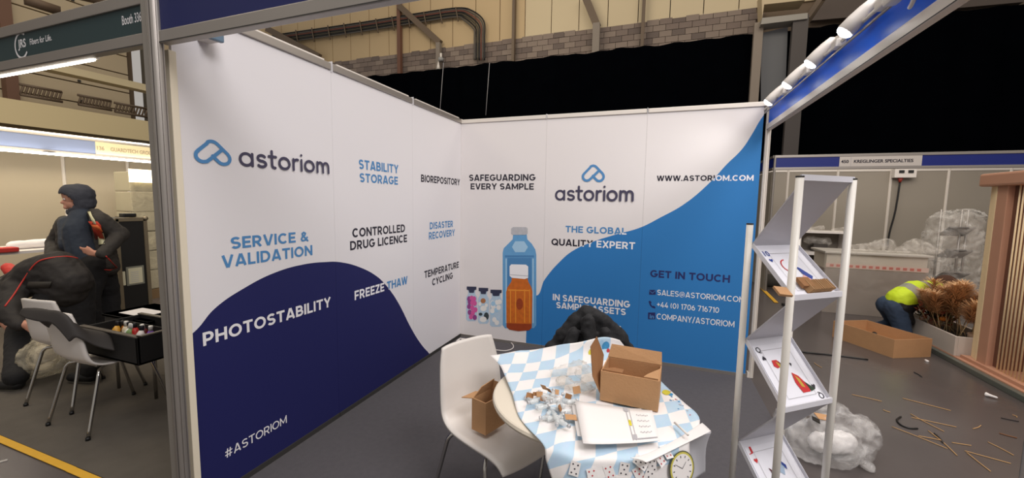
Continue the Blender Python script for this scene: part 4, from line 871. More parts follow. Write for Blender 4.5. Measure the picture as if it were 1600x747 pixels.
bm = bmesh.new(); prof = [Vector((.30*(1+.02*(k % 2))*math.cos(k*PI/30), .30*(1+.02*(k % 2))*math.sin(k*PI/30), 0)) for k in range(60)]; prism(bm, prof, (0, 0, .52)); obj('drum_body', bm, mat('cream fluted drum', (222, 206, 186), .6), st)
bm = bmesh.new(); lathe(bm, [(.33, .52), (.34, .53), (.34, .55), (.32, .56)], 40); obj('drum_top', bm, wood_l, st)
bc = empty('bucket_chair', (6.2, 1.0, .055), label='cream bucket chair behind the drum table and cords', cat='chair')
P = []
for i in range(8):
    z = .35+.05*i; P.append([Vector((.30*math.cos(t), .30*math.sin(t), z)) for t in [math.radians(-20+220*j/18) for j in range(19)]])
grid('backrest', P, mat('cream upholstery', (226, 208, 180), .8), bc, .04)
bm = bmesh.new(); lathe(bm, [(.26, .30), (.29, .33), (.29, .40), (.25, .43)], 32); obj('seat', bm, MATS['cream upholstery'], bc, True)
for a_ in range(4): T('leg', [(.2*math.cos(a_*PI/2+.7), .2*math.sin(a_*PI/2+.7), .31), (.24*math.cos(a_*PI/2+.7), .24*math.sin(a_*PI/2+.7), 0)], .014, wood_l, bc)
# planter
pl = empty('planter', (5.15, 1.2, 0), label='long white planter box full of dried grasses beside the timber frame', cat='planter')
pm_ = mat('planter white', (206, 196, 186), .6); zt = .26
for lo, hi in (((5.075, 1.27, .055), (5.10, 2.3, zt)), ((5.42, 1.27, .055), (5.45, 2.3, zt)), ((5.10, 1.27, .055), (5.42, 1.295, zt)), ((5.10, 2.275, .055), (5.42, 2.3, zt))): B('planter_side', lo, hi, pm_, pl, .004, world=True)
B('soil', (5.10, 1.295, .06), (5.42, 2.275, .18), mat('dark soil', (50, 40, 32), .95, 0, .3, 30), pl, world=True)
pamp = mat('pampas plume', (214, 172, 128), .9, 0, .2, 20); stemm = mat('dry stem', (176, 150, 110), .8); rust = mat('rust leaf', (140, 60, 40), .8); olive = mat('olive leaf', (96, 96, 50), .8); orange = mat('orange bloom', (214, 130, 44), .7)
def plume(base, tip, seed, label):
    random.seed(seed); e = empty('pampas_grass', base, label=label, cat='dried grass', group='pampas stalks in the planter')
    base, tip = Vector(base), Vector(tip); T('stem', [base, base.lerp(tip, .65)], .004, stemm, e, 6, True)
    bm = bmesh.new(); d = (tip-base)
    for k in range(460):
        t = random.uniform(.50, 1.0); c = base+d*t; r = .10*math.sin(PI*min(1, (t-.46)/.62))+.016; a = random.uniform(0, 2*PI)
        o = Vector((math.cos(a), math.sin(a), random.uniform(.2, 1.0)))*r; s = Vector((-math.sin(a), math.cos(a), 0))*.0045
        v = [bm.verts.new(x) for x in (c-s, c+s, c+o+s*.4+Vector((0, 0, -.01)), c+o-s*.4+Vector((0, 0, -.01)))]; bm.faces.new(v)
    obj('plume', bm, pamp, e, world=True, kind='stuff')
rnd = random.Random(3)
for i in range(24):
    bx_ = 5.14+.24*rnd.random(); by = 1.40+.42*rnd.random()
    plume((bx_, by, .17), (bx_+rnd.uniform(-.16, .16), by+rnd.uniform(-.16, .16), .70+rnd.uniform(-.14, .08)), i, 'tan feathery pampas stalk rising from the white planter')
random.seed(11)
for i in range(30):
    m = (rust, olive, olive, orange, rust)[i % 5]; b_ = Vector((5.13+.24*random.random(), 1.7+.45*random.random(), .17)); tp_ = b_+Vector((random.uniform(-.16, .1), random.uniform(-.12, .18), random.uniform(.16, .40)))
    e = empty('dried_flower', b_, label=('small orange dried bloom' if m is orange else 'rust red dried leaf spray' if m is rust else 'olive green leaf spray') + ' in the white planter', cat='dried flower', group='orange blooms in the planter' if m is orange else 'rust sprays in the planter' if m is rust else 'olive sprays in the planter')
    T('stem', [b_, tp_], .003, stemm, e, 5, True); bm = bmesh.new()
    if m is orange: capsule(bm, tp_, .028)
    else:
        for k in range(14):
            c = b_.lerp(tp_, random.uniform(.35, 1)); o = Vector((random.uniform(-1, 1), random.uniform(-1, 1), random.uniform(0, .9))).normalized()*.075; s = o.cross(Vector((0, 0, 1))).normalized()*.014
            bm.faces.new([bm.verts.new(x) for x in (c, c+o*.5+s, c+o, c+o*.5-s)])
    obj('bloom' if m is orange else 'leaves', bm, m, e, world=True)
bk = empty('woven_basket', (5.30, 1.38, .18), label='small round brown pot at the near end of the planter', cat='pot')
bm = bmesh.new(); lathe(bm, [(.05, .0), (.06, .0), (.07, .10), (.062, .10), (.05, .02)], 20); obj('pot_wall', bm, mat('brown pot', (140, 116, 96), .8), bk, True)

# ------------------------------------------------------------------ stand across the aisle (header 450)
lw = mat('grey stand panel', (150, 142, 130), .6, 0, .05, 1.5)
ke, _, _ = fascia('cross_aisle_fascia', (4.06, 4.4), (9.6, 4.4), 2.225, 2.485, blue_f if False else mat('aisle blue board', (10, 32, 118), .5), 'blue header board with a white name strip across the stand beyond the right aisle', rail=.045)
k2, _, _ = fascia('cross_aisle_side_fascia', (4.05, 7.4), (4.05, 4.42), 2.225, 2.485, MATS['aisle blue board'], 'blue header board on the left side of the stand beyond the aisle', rail=.045)
p0, p1 = un(1312, 250, 'y', 4.38), un(1441, 250, 'y', 4.38)
B('name_strip', (p0.x, 4.384, 2.272), (p1.x, 4.3915, 2.438), mat('name strip grey white', (196, 190, 184), .6), ke, world=True)
for s, (xa, xb) in (('450', (1314.5, 1326.5)), ('KREGLINGER SPECIALTIES', (1334.5, 1427.5))):
    a, b = un(xa, 250, 'y', 4.38), un(xb, 250, 'y', 4.38); fit_text(s, print_black, ke, (a.x, 4.3825, 2.33), (1, 0, 0), (0, 0, 1), b.x-a.x, .052, .03, fam=(0, .729))
a = un(1330, 250, 'y', 4.38); B('strip_divider', (a.x-.004, 4.382, 2.28), (a.x+.004, 4.384, 2.43), grey_print, ke, world=True)
octpost('aisle_post', 4.06, 4.4, 0, 2.485, None, r=.02, m=alu, label='slim aluminium post at the left corner of the stand beyond the aisle', cat='post')
wr = empty('wall_right_stand', (4.05, 7.4, 0), kind='structure'); wr.name = 'wall_aisle_stand'
for k in range(6):
    B('wall_panel', (4.05+.99*k+.02, 7.38, 0), (5.04+.99*k-.02, 7.41, 2.40), lw, wr, world=True)
    octpost('panel_post', 4.05+.99*k, 7.385, 0, 2.45, wr, r=.028, m=alu_w)
    B('top_rail', (4.05+.99*k+.02, 7.37, 2.40), (5.04+.99*k-.02, 7.42, 2.45), alu_w, wr, world=True)
    if k < 3: B('wall_panel', (4.035, 4.45+.98*k, 0), (4.065, 5.41+.98*k, 2.2), lw, wr, world=True)
# glow of that stand
area('cord_screen_light', (5.9, .3, 1.75), (0, 0, 0), .3, .3, 5, (1, .78, .5))
area('stand_light', (6.5, 5.8, 2.9), (0, 0, 0), 3, 1.2, 22, (1, .9, .78))
jb = un(1411, 271, 'y', 7.33)
e = empty('power_box', jb, label='white electrical box with switches under the header beyond the aisle', cat='electrical box')
B('box_body', (jb.x-.20, 7.20, jb.z-.10), (jb.x+.18, 7.335, jb.z+.10), white_pl, e, .01, world=True)
for dx in (-.09, .07): B('breaker', (jb.x+dx-.04, 7.185, jb.z-.0), (jb.x+dx+.05, 7.202, jb.z+.06), black_m, e, world=True)
T('red_plug', [(jb.x-.06, 7.28, jb.z-.10), (jb.x-.06, 7.28, jb.z-.20)], [.05, .02], mat('red connector', (150, 50, 40), .5), e, 10, True)
T('power_cable', spline([(jb.x-.06, 7.28, jb.z-.2), (jb.x-.09, 7.28, 1.5), (jb.x-.16, 7.28, .9), (jb.x-.15, 7.28, .1)], 6), .018, black_m, e, 8, True)
# wrapped display counter
yc = 3.1
def cx_(px, py=440): return un(px, py, 'y', yc).x
def cz_(px, py): return un(px, py, 'y', yc).z
ct = empty('wrapped_counter', (5.2, yc, 0), label='long display counter wrapped in clear film beyond the aisle', cat='counter')
xl, xr = cx_(1288), cx_(1449); ztop = cz_(1370, 396)
B('counter_body', (xl, yc, .0-.006), (xr, yc+.55, cz_(1370, 424)), mat('counter grey', (146, 134, 124), .6, 0, .08, 2), ct, world=True)
B('counter_upper', (xl+.01, yc+.02, cz_(1370, 424)), (xr-.01, yc+.53, ztop-.03), mat('counter cream front', (206, 196, 180), .5), ct, world=True)
B('counter_top', (xl-.03, yc-.03, ztop-.03), (xr+.03, yc+.58, ztop), mat('counter top grey', (190, 184, 174), .3), ct, .006, world=True)
B('red_band', (xl, yc-.004, cz_(1370, 424)+.02), (xr, yc-.001, cz_(1370, 424)+.085), mat('pale pink tape', (216, 186, 172), .6), ct, world=True)
for k in range(14): x = xl+.05+k*(xr-xl-.1)/14; B('red_mark', (x, yc-.006, cz_(1370, 424)+.035), (x+.045, yc-.0045, cz_(1370, 424)+.07), mat('tape red', (196, 96, 80), .6), ct, world=True)
P = []
for i in range(14):
    z = ztop+.01-(ztop+.01)*i/13; P.append([Vector((xl-.03+(xr-xl+.06)*j/30, yc-.02-.03*abs(noise.noise(Vector((j*.35, z*3, 0)))), z)) for j in range(31)])
f_ = grid('counter_wrap', P, plastic_film('flat wrap film', (226, 220, 210), .03, .24, 2.5), ct, world=True)
def lump(name, pts, label, m=film, d=.05, s=8, vx=.02, zmin=None):
    o = blob(name, pts, m, vx, 2, None, d, s)
    if zmin is not None:
        for v in o.data.vertices: v.co.z = max(v.co.z, zmin)
    tagp(o, label, 'film'); return o
Y3 = lambda px, py, y=yc+.25: un(px, py, 'y', y)
lump('loose_film', [(Y3(1335, 388), .05, Y3(1385, 382), .09), (Y3(1385, 382), .09, Y3(1392, 390), .05)], 'loose clear film heaped on the left half of the wrapped counter', zmin=ztop+.004)
lump('loose_film', [(Y3(1405, 392), .05, Y3(1430, 384), .10), (Y3(1430, 384), .10, Y3(1465, 394), .06)], 'loose clear film heaped on the right end of the wrapped counter', zmin=ztop+.004)
sc_ = empty('side_counter', (4.7, 3.9, 0), label='white shelf unit with film on it, left of the wrapped counter', cat='shelf')
y4 = 4.0; za = un(1290, 362, 'y', y4); zl_ = un(1250, 362, 'y', y4).x; zr_ = un(1330, 362, 'y', y4).x; zb_ = un(1290, 395, 'y', y4).z
B('upper_shelf', (zl_, y4, za.z-.03), (zr_, y4+.4, za.z), white_pl, sc_, world=True); B('lower_shelf', (zl_, y4, zb_-.05), (zr_, y4+.4, zb_), white_pl, sc_, world=True)
B('back_board', (zl_, y4+.38, 0), (zr_, y4+.4, za.z-.03), mat('shelf back grey', (120, 112, 102), .6), sc_, world=True)
for x in (zl_, zr_-.03): B('side_board', (x, y4, -.006), (x+.03, y4+.38, za.z-.03), white_pl, sc_, world=True)
T('diagonal_strut', [un(1283, 402, 'y', y4-.1), un(1272, 440, 'y', y4-.1)], .02, white_pl, sc_, world=True)
lump('loose_film', [(Y3(1262, 375, y4+.2), .06, Y3(1290, 378, y4+.2), .08)], 'clear film bundle with dark contents on the white shelf unit', zmin=zb_+.004)
bx4 = Y3(1280, 380, y4+.2); o = B('dark_carton', (bx4.x-.10, y4+.12, zb_+.0), (bx4.x+.10, y4+.28, zb_+.13), mat('dark goods', (70, 64, 60), .6)); tagp(o, 'small dark carton inside the film bundle on the white shelf unit', 'box')
lump('loose_film', [(Y3(1262, 358, y4+.2), .03, Y3(1285, 356, y4+.2), .035), (Y3(1300, 360, y4+.2), .03, Y3(1325, 359, y4+.2), .03)], 'crumpled pale film lying on the top of the white shelf unit', zmin=za.z+.002)
# wrapped display rack behind the grasses
wu = empty('wrapped_display', (6.6, 3.4, 0), label='tall display stand with angled shelves wrapped in clear film behind the dried grasses', cat='display')
yd = 3.3; xa_, xb_ = un(1474, 380, 'y', yd).x, un(1530, 380, 'y', yd).x; zt_ = un(1500, 322, 'y', yd).z
dk = mat('display grey metal', (108, 104, 100), .4, .3)
for x in (xa_+.04, xb_-.04, (xa_+xb_)/2+.08): T('upright', [(x, yd+.2, 0), (x, yd+.2, zt_-.05)], .014, alu, wu, 8, True)
for k in range(4):
    z = .35+.32*k; M_ = Matrix.Translation((xa_+.05, yd, z)) @ Matrix.Rotation(-.5, 4, 'X'); B('angled_shelf', (0, 0, 0), (xb_-xa_-.1, .26, .02), dk, wu, world=True, mtx=M_)
w2 = lump('display_wrap', [(Vector(((xa_+xb_)/2-.1, yd+.2, .3)), .22, Vector(((xa_+xb_)/2-.08, yd+.2, zt_-.3)), .22), (Vector(((xa_+xb_)/2+.12, yd+.2, .3)), .22, Vector(((xa_+xb_)/2+.12, yd+.2, zt_-.24)), .2)], 'clear wrap', plastic_film('wrinkled stretch wrap', (224, 220, 212), .06, .5, 5), .07, 5)
w2.parent = wu; w2.matrix_parent_inverse = Matrix.Translation(-wu.location)
for k_ in ('category',): del w2[k_]
# dark roll and yellow tape at the far left end of the aisle
tagp(T('carpet_roll', [(4.14, 4.85, .13), (4.9, 4.80, .13)], .13, mat('dark carpet roll', (70, 66, 60), .9), n=18), 'dark rolled carpet on the floor at the far end of the aisle', 'carpet roll')
a, b = g0(1186, 446), g0(1213, 473)
bm = bmesh.new(); d = (b-a).normalized(); s = Vector((-d.y, d.x, 0))*.03; prism(bm, [a-s, b-s, b+s, a+s], (0, 0, .004)); tagp(obj('yellow_floor_tape', bm, yellow_t), 'short yellow tape strip on the floor seen past the stand wall end', 'tape')
bm = bmesh.new(); box(bm, (4.05, 3.25, -.006), (5.1, 3.32, .03)); tagp(obj('floor_kerb', bm, black_m), 'low black floor strip in front of the dark carpet roll', 'strip')

# ------------------------------------------------------------------ hall: far wall, blocks, columns, cable tray, drape
FY = 12.0
cream = mat('cream cladding', (196, 172, 134), .7, 0, .05, .6); cream2 = mat('cream sheet wall', (206, 190, 158), .7, 0, .04, .6)
def Fp(px, py, y=FY): return un(px, py, 'y', y)
zbt = 8.24; zbb = 7.30; xl_, xr_w = -15.5, 5.1
wf = empty('wall_far', (0, FY, 0), kind='structure')
B('backing', (-15.5, FY+.12, 0), (24, FY+.4, zbt), mat('block wall mortar', (120, 104, 88), .9), wf, world=True)
B('backing', (-26, FY+.12, 0), (-15.5, FY+.4, zbt), MATS['block wall mortar'], wf, world=True)
# vertical cladding sheets
x = -26.4
sheets = []
while x < 24:
    B('cladding_sheet', (x+.015, FY+.02, zbt), (x+1.085, FY+.16, 13), cream if x < -4 else cream2, wf, world=True); x += 1.1
B('cladding_back', (-26.4, FY+.16, zbt), (24, FY+.3, 13), alu_dark, wf, world=True)
brick_ms = [mat('grey brown block', (126, 112, 104), .9, 0, .1, 5), mat('warm grey block', (140, 126, 116), .9, 0, .1, 5), mat('dark block', (110, 98, 92), .9, 0, .1, 5)]
prot = []
for m in brick_ms:
    bm = bmesh.new(); box(bm, (-.213, 0, -.10), (.213, .10, .10)); me = bpy.data.meshes.new('block'); bm.to_mesh(me); bm.free(); me.materials.append(m); prot.append(me)
rb = random.Random(5); nb = 0
for r in range(5):
    xx = -16.4 + (.22 if r % 2 else 0)
    while xx < 5.0:
        o = bpy.data.objects.new('block', prot[rb.choice((0, 0, 1, 1, 2))]); C.objects.link(o); o.parent = wf; o.location = (xx, FY+.02-FY+rb.uniform(-.006, .006), zbb+.02+.215*r-.0); nb += 1
        xx += .44
drape_m = mat('black drape', (4, 5, 8), 1, 0, .3, 2, spec=.0)
P = []
for i in range(6):
    row = []
    for j in range(260):
        x = -20+42*j/259; top = 7.146 + .05*noise.noise(Vector((x*.8, 0, 0))) + .03*noise.noise(Vector((x*3.1, 2, 0)))
        row.append(Vector((x, 11.35+.05*math.sin(x*7+.8*math.sin(x)), top*(1-i/5))))
    P.append(row)
dr = grid('hall_drape', P, drape_m); tagp(dr, 'huge black drape hung across the far hall wall', 'drape')
for px in (690, 762):
    a, b = Fp(px+3, 98, 11.2), Fp(px-3, 180, 11.2); tagp(T('hanging_wire', [a, b], .012, grey_print, n=5), 'thin pale wire hanging in front of the black drape, ' + ('left of the two' if px < 700 else 'right of the two'), 'wire')
# columns and braces
colm = mat('brown steel', (104, 88, 72), .6); colg = mat('grey steel', (132, 122, 112), .6)
def colpx(name, x0_, x1_, ytop, ybot, y, m, label, cat='column'):
    a, b = Fp(x0_, ytop, y), Fp(x1_, ytop, y); c = Fp(x0_, ybot, y); z1 = 12.6 if ytop <= 0 else a.z
    o = B(name, (a.x, y-.12, 0), (max(b.x, a.x+.05), y+.06, z1), m); tagp(o, label, cat)
colpx('steel_column', 622, 627, -1, 100, 11.8, mat('rust pipe', (110, 76, 60), .6), 'thin rust brown pipe rising on the far wall left of the camera pole', 'pipe')
colpx('steel_column', 802, 806, -1, 100, 11.8, colm, 'thin brown pipe on the far wall right of the cable bend', 'pipe')
colpx('steel_column', 1004, 1009, -1, 100, 11.8, colm, 'thin brown column on the far wall above the back wall logo', 'column')
colpx('steel_column', 683, 689, 68, 110, 11.7, colg, 'short grey column below the diagonal brace left of the cable bend')
colpx('steel_column', 927, 938, 38, 110, 11.7, colg, 'short grey column below the diagonal brace above the middle of the back wall')
colpx('steel_column', 1178, 1192, 38, 160, 11.1, mat('light grey steel', (140, 128, 116), .6), 'broad grey column where the black drape ends near the right header')
def brace(p, q_, r, label):
    a, b = Fp(*p, 11.6), Fp(*q_, 11.6); bm = bmesh.new(); d = (b-a).normalized(); s = d.cross(Vector((0, 1, 0))).normalized()*r
    prism(bm, [a-s, b-s, b+s, a+s], (0, .2, 0)); tagp(obj('diagonal_brace', bm, colm), label, 'brace')
brace((622, 8), (686, 66), .12, 'diagonal brown steel brace ending at the short column left of the cable bend')
brace((914, -6), (933, 40), .13, 'diagonal brown steel brace above the middle of the back wall')
brace((415, 44), (497, 88), .14, 'diagonal brown steel brace rising behind the top rail of the logo wall')
# cable tray with conduits
e = empty('cable_tray', Fp(600, 30, 11.8), label='cable tray with bundled conduits bending down the far hall wall', cat='cable tray')
cols_ = [black_m, mat('grey conduit', (84, 78, 72), .5), mat('brick red conduit', (112, 66, 54), .6), black_m, mat('olive conduit', (72, 66, 52), .6)]
for k in range(7):
    o_ = k*2.3
    pts = spline([Fp(425, 56+o_, 11.75), Fp(448, 52+o_, 11.75), Fp(560, 36+o_, 11.75), Fp(660, 20+o_, 11.75), Fp(715-o_*.2, 12.5+o_, 11.75), Fp(738-o_, 17+o_, 11.75), Fp(756-o_*1.15, 33+o_*.9, 11.75), Fp(757-o_*1.15, 60, 11.75), Fp(757-o_*1.15, 94, 11.75)], 5)
    T('conduit', pts, .032, cols_[k % 5], e, 6, True)
for k in range(11):
    px = 462+k*25; py = 51-(px-448)*.143; a = Fp(px, py-2, 11.7); b = Fp(px+4, py+20, 11.7); T('tray_bracket', [a, b], .03, colm, e, 4, True)
# camera dome on the short column
e = empty('dome_camera', Fp(688, 95, 11.4), label='white dome camera hanging below the short column before the drape', cat='camera')
a = Fp(689, 91, 11.4); T('camera_mount', [a+Vector((0, 0, .2)), a], .05, white_pl, e, 8, True); T('camera_dome', [a, a+Vector((0, 0, -.12))], [.13, .11], mat('grey dome', (150, 150, 150), .3), e, 12, True)
a = Fp(685, 108, 11.4); T('sensor', [a, a+Vector((0, 0, .12)), a+Vector((0, 0, .35))], [.08, .06, .01], white_pl, e, 10, True)
# right corner: duct, grey panel, air unit
def slab(name, quad, y, d, m, label, cat):
    bm = bmesh.new(); prism(bm, [Fp(*q_, y) for q_ in quad], (0, d, 0)); tagp(obj(name, bm, m), label, cat)
slab('grey_door_panel', [(1189, 175), (1189, 52), (1231, 42), (1226, 175)], 11.2, .1, mat('grey sheet panel', (104, 106, 110), .6), 'pale grey sheet panel beside the broad column, behind the right header', 'panel')
slab('air_unit', [(1191, 28), (1194, 7), (1258, 0), (1256, -12), (1190, -12)], 10.8, .6, mat('cream unit', (196, 178, 146), .6), 'cream boxed air unit under the roof above the right header', 'air unit')
slab('air_unit_tray', [(1189, 38), (1191, 28), (1262, 20), (1262, 29)], 10.7, .5, mat('tray grey', (150, 146, 138), .5), 'grey drip tray under the cream air unit', 'tray')
brace((1262, 26), (1290, -14), .07, 'slim grey rail rising right of the cream air unit')
colpx('steel_column', 1238, 1262, 28, 260, 10.9, mat('dark grey steel', (78, 72, 70), .6), 'dark grey column under the air unit, seen past the end post')  # darker grey than the other columns
slab('duct', [(1268, 32), (1290, 0), (1345, -30), (1500, -30), (1600, -20), (1600, 3), (1480, 14)], 11.6, .2, mat('dark roof beam', (92, 82, 76), .8), 'dark grey roof beam over the black drape at upper right', 'beam')

# ------------------------------------------------------------------ hall left wall beyond the left stand
LX = -11.0
def Lf(px, py, x=LX): return un(px, py, 'x', x)
hw = empty('wall_hall_left', (LX, 0, 0), kind='structure')
rib = mat('ivory shutter', (188, 172, 144), .6, 0, .04, 1)
for k in range(13):
    z = 2.4+.46*k; B('shutter_slat', (LX-.1, -4.5, z+.012), (LX, 2.6, z+.448), rib, hw, .01, world=True)
B('wall_backing', (LX-.3, -9, 0), (LX-.1, 2.75, 12), mat('dark seam', (96, 80, 62), .8), hw, world=True)
for k in range(13):
    for yk in (-1.5, .2, 1.6): B('slat_bolt', (LX, yk, 2.4+.46*k+.02), (LX+.03, yk+.05, 2.4+.46*k+.07), alu_dark, hw, world=True)
def vcol(px0, px1, x, m, label):
    a, b = Lf(px0, 130, x), Lf(px1, 130, x); o = B('wall_stanchion', (x, a.y, 0), (x+.2, b.y, 9), m); tagp(o, label, 'column')
vcol(222, 240, LX+.05, mat('dark door frame', (88, 82, 72), .6), 'dark steel stanchion at the right end of the ivory shutter')
vcol(2, 22, LX+.05, mat('rust stanchion', (112, 82, 66), .7), 'rust brown stanchion at the left end of the ivory shutter')
def hbeam(y0_, y1_, ya, yb_, x, dx, m, name, label, cat='beam', xa=0, xb=243):
    # a level beam running along the hall, its upper and lower edges measured at both picture ends
    a, b = Lf(xa, y0_, x), Lf(xb, ya, x); c, d = Lf(xa, y1_, x), Lf(xb, yb_, x)
    z1, z0 = (a.z+b.z)/2, (c.z+d.z)/2; o = B(name, (x, a.y-(1.5 if xa == 0 else 0), z0), (x+dx, b.y+(.4 if xb > 240 else 0), z1), m); tagp(o, label, cat); return a, b, z0, z1
hbeam(158, 196, 197, 226, -9, .5, mat('cream duct', (206, 190, 150), .6), 'cream_duct', 'broad cream duct running above the pale header beyond the left stand', 'duct')
hbeam(100, 110, 137, 148, -9.3, .3, mat('cream beam', (208, 194, 158), .6), 'cream_beam', 'slim cream beam high in front of the ivory shutter', xa=52)
_, _, z0, z1 = 0, 0, 0, 0
for i, (xa, ya, xb, yb_) in enumerate(((31, 139, 97, 152), (122, 156, 174, 165), (179, 167, 231, 177))):
    a, b = Lf(xa, ya, -9.8), Lf(xb, yb_, -9.8); e = empty('lighting_truss', a, label=('left', 'middle', 'right')[i]+' dark lattice truss piece hanging under the ivory shutter', cat='truss')
    z = (a.z+b.z)/2
    for dz in (-.1, .1): T('truss_chord', [(a.x, a.y, z+dz), (a.x, b.y, z+dz)], .03, colm, e, 6, True)
    n_ = 10
    for k in range(n_): y0_ = a.y+(b.y-a.y)*k/n_; y1_ = a.y+(b.y-a.y)*(k+1)/n_; T('truss_web', [(a.x, y0_, z-.1), (a.x, y1_, z+.1)], .02, colm, e, 5, True)
a = un(126, 2, 'z', 7.0); e = empty('hall_lamp', a, label='bright white hall lamp above the green header board', cat='lamp')
B('glow_panel', (a.x-.45, a.y-.6, a.z), (a.x+.25, a.y+.3, a.z+.05), tube_m, e, world=True); B('lamp_housing', (a.x-.5, a.y-.65, a.z+.05), (a.x+.3, a.y+.35, a.z+.2), alu_dark, e, world=True)
for k, (p_, q_) in enumerate((((40, 0), (92, 17)), ((95, -14), (240, 20)))):
    a, b = un(*p_, 'x', -8), un(*q_, 'x', -8); T_ = T('roof_beam', [a, b], .09, mat('roof brown', (92, 74, 58), .7), n=4); tagp(T_, ('upper' if k else 'lower')+' dark roof beam above the green header board', 'beam')

# pale lit header (136) and wall panels further left
ge2, M2, L2_ = fascia('pale_lit_fascia', (-6.0, -4.5), (-6.0, 1.9), 2.17, 2.43, mat('pale blue grey board', (126, 140, 176), .5), 'pale header board lit by strip lights beyond the left stand', rail=.035)
a, b = Lf(148, 215, -5.99), Lf(244, 225, -5.99)
B('name_strip', (-6.0, a.y, 2.20), (-5.985, 1.9, 2.40), mat('cream name strip', (226, 212, 176), .6), ge2, world=True)
for s, (xa, xb) in (('136', (151, 163)), ('GUARDTECH GROUP', (172, 240))):
    a, b = Lf(xa, 222, -5.98), Lf(xb, 230, -5.98); fit_text(s, mat('faded tan letters', (170, 156, 130), .6), ge2, (-5.983, a.y, 2.27), (0, 1, 0), (0, 0, 1), b.y-a.y, .06, .03, fam=(0, .729))
e = empty('strip_light', (-5.9, -1, 2.16), label='long lit strip along the lower edge of the pale header', cat='light')
B('light_tube', (-5.98, -4.2, 2.135), (-5.93, 1.8, 2.165), tube_m, e, world=True); B('light_clip', (-5.985, -1.0, 2.165), (-5.925, -.9, 2.18), alu_dark, e, world=True)
e = empty('strip_light', (-5.9, -1, 2.44), label='long lit strip along the upper edge of the pale header', cat='light')
B('light_tube', (-5.99, -4.2, 2.432), (-5.96, 1.8, 2.447), mat('dim lit strip', (255, 250, 240), .5, emis=(255, 246, 232), es=3), e, world=True); B('light_clip', (-5.995, -1.0, 2.447), (-5.955, -.9, 2.455), alu_dark, e, world=True)
wb = empty('wall_left_stand', (-7.4, 0, 0), kind='structure')
lpan = mat('beige stand panel', (176, 164, 142), .55, 0, .05, 1.5)
XW = -6.5
ys_ = [Lf(-20, 300, XW).y, Lf(8, 300, XW).y, Lf(101, 290, XW).y, Lf(201, 290, XW).y]; ys_ = [ys_[2]-2*1.0-1, ys_[2]-1.0*2, ys_[2]-1.0, ys_[2], ys_[3], ys_[3]+1, ys_[3]+2]
for k in range(len(ys_)-1):
    B('wall_panel', (XW-.02, ys_[k]+.02, 0), (XW, ys_[k+1]-.02, 2.42), lpan, wb, world=True); octpost('panel_post', XW, ys_[k], 0, 2.45, wb, r=.022, m=alu_w)
area('left_stand_light', (-4.9, -1.2, 2.6), (0, math.radians(25), 0), .5, 3, 26, (1, .86, .62))

# film wrapped pallet seen between case and post
e = empty('wrapped_pallet', (-5.0, -.3, 0), label='tall film wrapped stack behind the flight case, bright with reflected light', cat='pallet stack')
a, b = un(205, 300, 'x', -5.2), un(252, 300, 'x', -5.2)
for k in range(6): B('wrapped_carton', (-5.6, a.y, .15+.30*k), (-5.2, b.y+.3, .15+.30*k+.285), mat('pale carton', (170, 162, 138), .7, 0, .08, 3), e, .01, world=True)
B('pallet_base', (-5.65, a.y-.03, -.006), (-5.18, b.y+.3, .14), mat('pallet wood', (120, 96, 66), .8), e, world=True)
P = [[Vector((-5.185+.02*noise.noise(Vector((i*.6, j*.5, 0))), a.y-.02+(b.y+.3-a.y)*j/14, .15+1.82*i/20)) for j in range(15)] for i in range(21)]
grid('wrap', P, plastic_film('warm stretch film', (214, 204, 176), .15, .55, 6), e, world=True)
ln_ = un(230, 268, 'x', -5.1); B('glow_panel', (-5.16, ln_.y-.20, 1.78), (-5.13, ln_.y+.22, 1.97), mat('cream reflection glow', (255, 246, 220), .5, emis=(255, 240, 205), es=2.2), e, world=True)  # glowing panel stands in for the bright reflection on the wrap, no lamp

# flight case
fc = empty('flight_case', (-4.2, -1.0, 0), label='tall black flight case with metal edges and two paper labels', cat='case')
kc = lambda px, py, x=-4.05: un(px, py, 'x', x)
ya_, yb2 = kc(184, 400).y, kc(231, 400).y; zt2 = kc(200, 342).z; xf = -4.05
B('case_body', (xf-.6, ya_, .05), (xf, yb2, zt2), mat('black laminate', (20, 19, 18), .5), fc, world=True)
em = mat('case edge metal', (140, 128, 106), .4, .6)
for lo, hi in (((xf-.01, yb2-.028, .05), (xf+.012, yb2+.012, zt2)), ((xf-.01, ya_-.012, .05), (xf+.012, ya_+.028, zt2)), ((xf-.01, ya_, zt2-.03), (xf+.012, yb2, zt2+.012)), ((xf-.01, ya_, .05), (xf+.012, yb2, .08)), ((xf-.6, yb2-.02, zt2-.02), (xf, yb2+.01, zt2+.012))): B('edge_profile', lo, hi, em, fc, world=True)
for z in (.08, zt2): 
    bm = bmesh.new(); capsule(bm, (xf, yb2, z), .03); obj('corner_ball', bm, em, fc, True, True)
a, b, c = kc(197, 419, xf+.012), kc(225, 419, xf+.012), kc(197, 446, xf+.012)
B('label_frame', (xf+.001, a.y, c.z-.01), (xf+.010, b.y, a.z+.01), mat('steel label frame', (150, 150, 136), .4, .5), fc, world=True); B('paper_label', (xf+.010, a.y+.02, c.z+.01), (xf+.013, b.y-.02, a.z-.01), mat('cream label', (206, 200, 170), .7), fc, world=True)
for k in range(6): B('label_line', (xf+.0132, a.y+.04, c.z+.03+.024*k), (xf+.0138, b.y-.06, c.z+.036+.024*k), grey_print, fc, world=True)
a, b, c = kc(187, 425), kc(195, 425), kc(187, 447); B('paper_label', (xf+.001, a.y, c.z), (xf+.006, b.y, a.z), MATS['cream label'], fc, world=True)
for z in (0,): 
    for yy in (ya_+.08, yb2-.08): T('castor', [(xf-.1, yy-.015, .025), (xf-.1, yy+.015, .025)], .03, black_m, fc, 12, True)
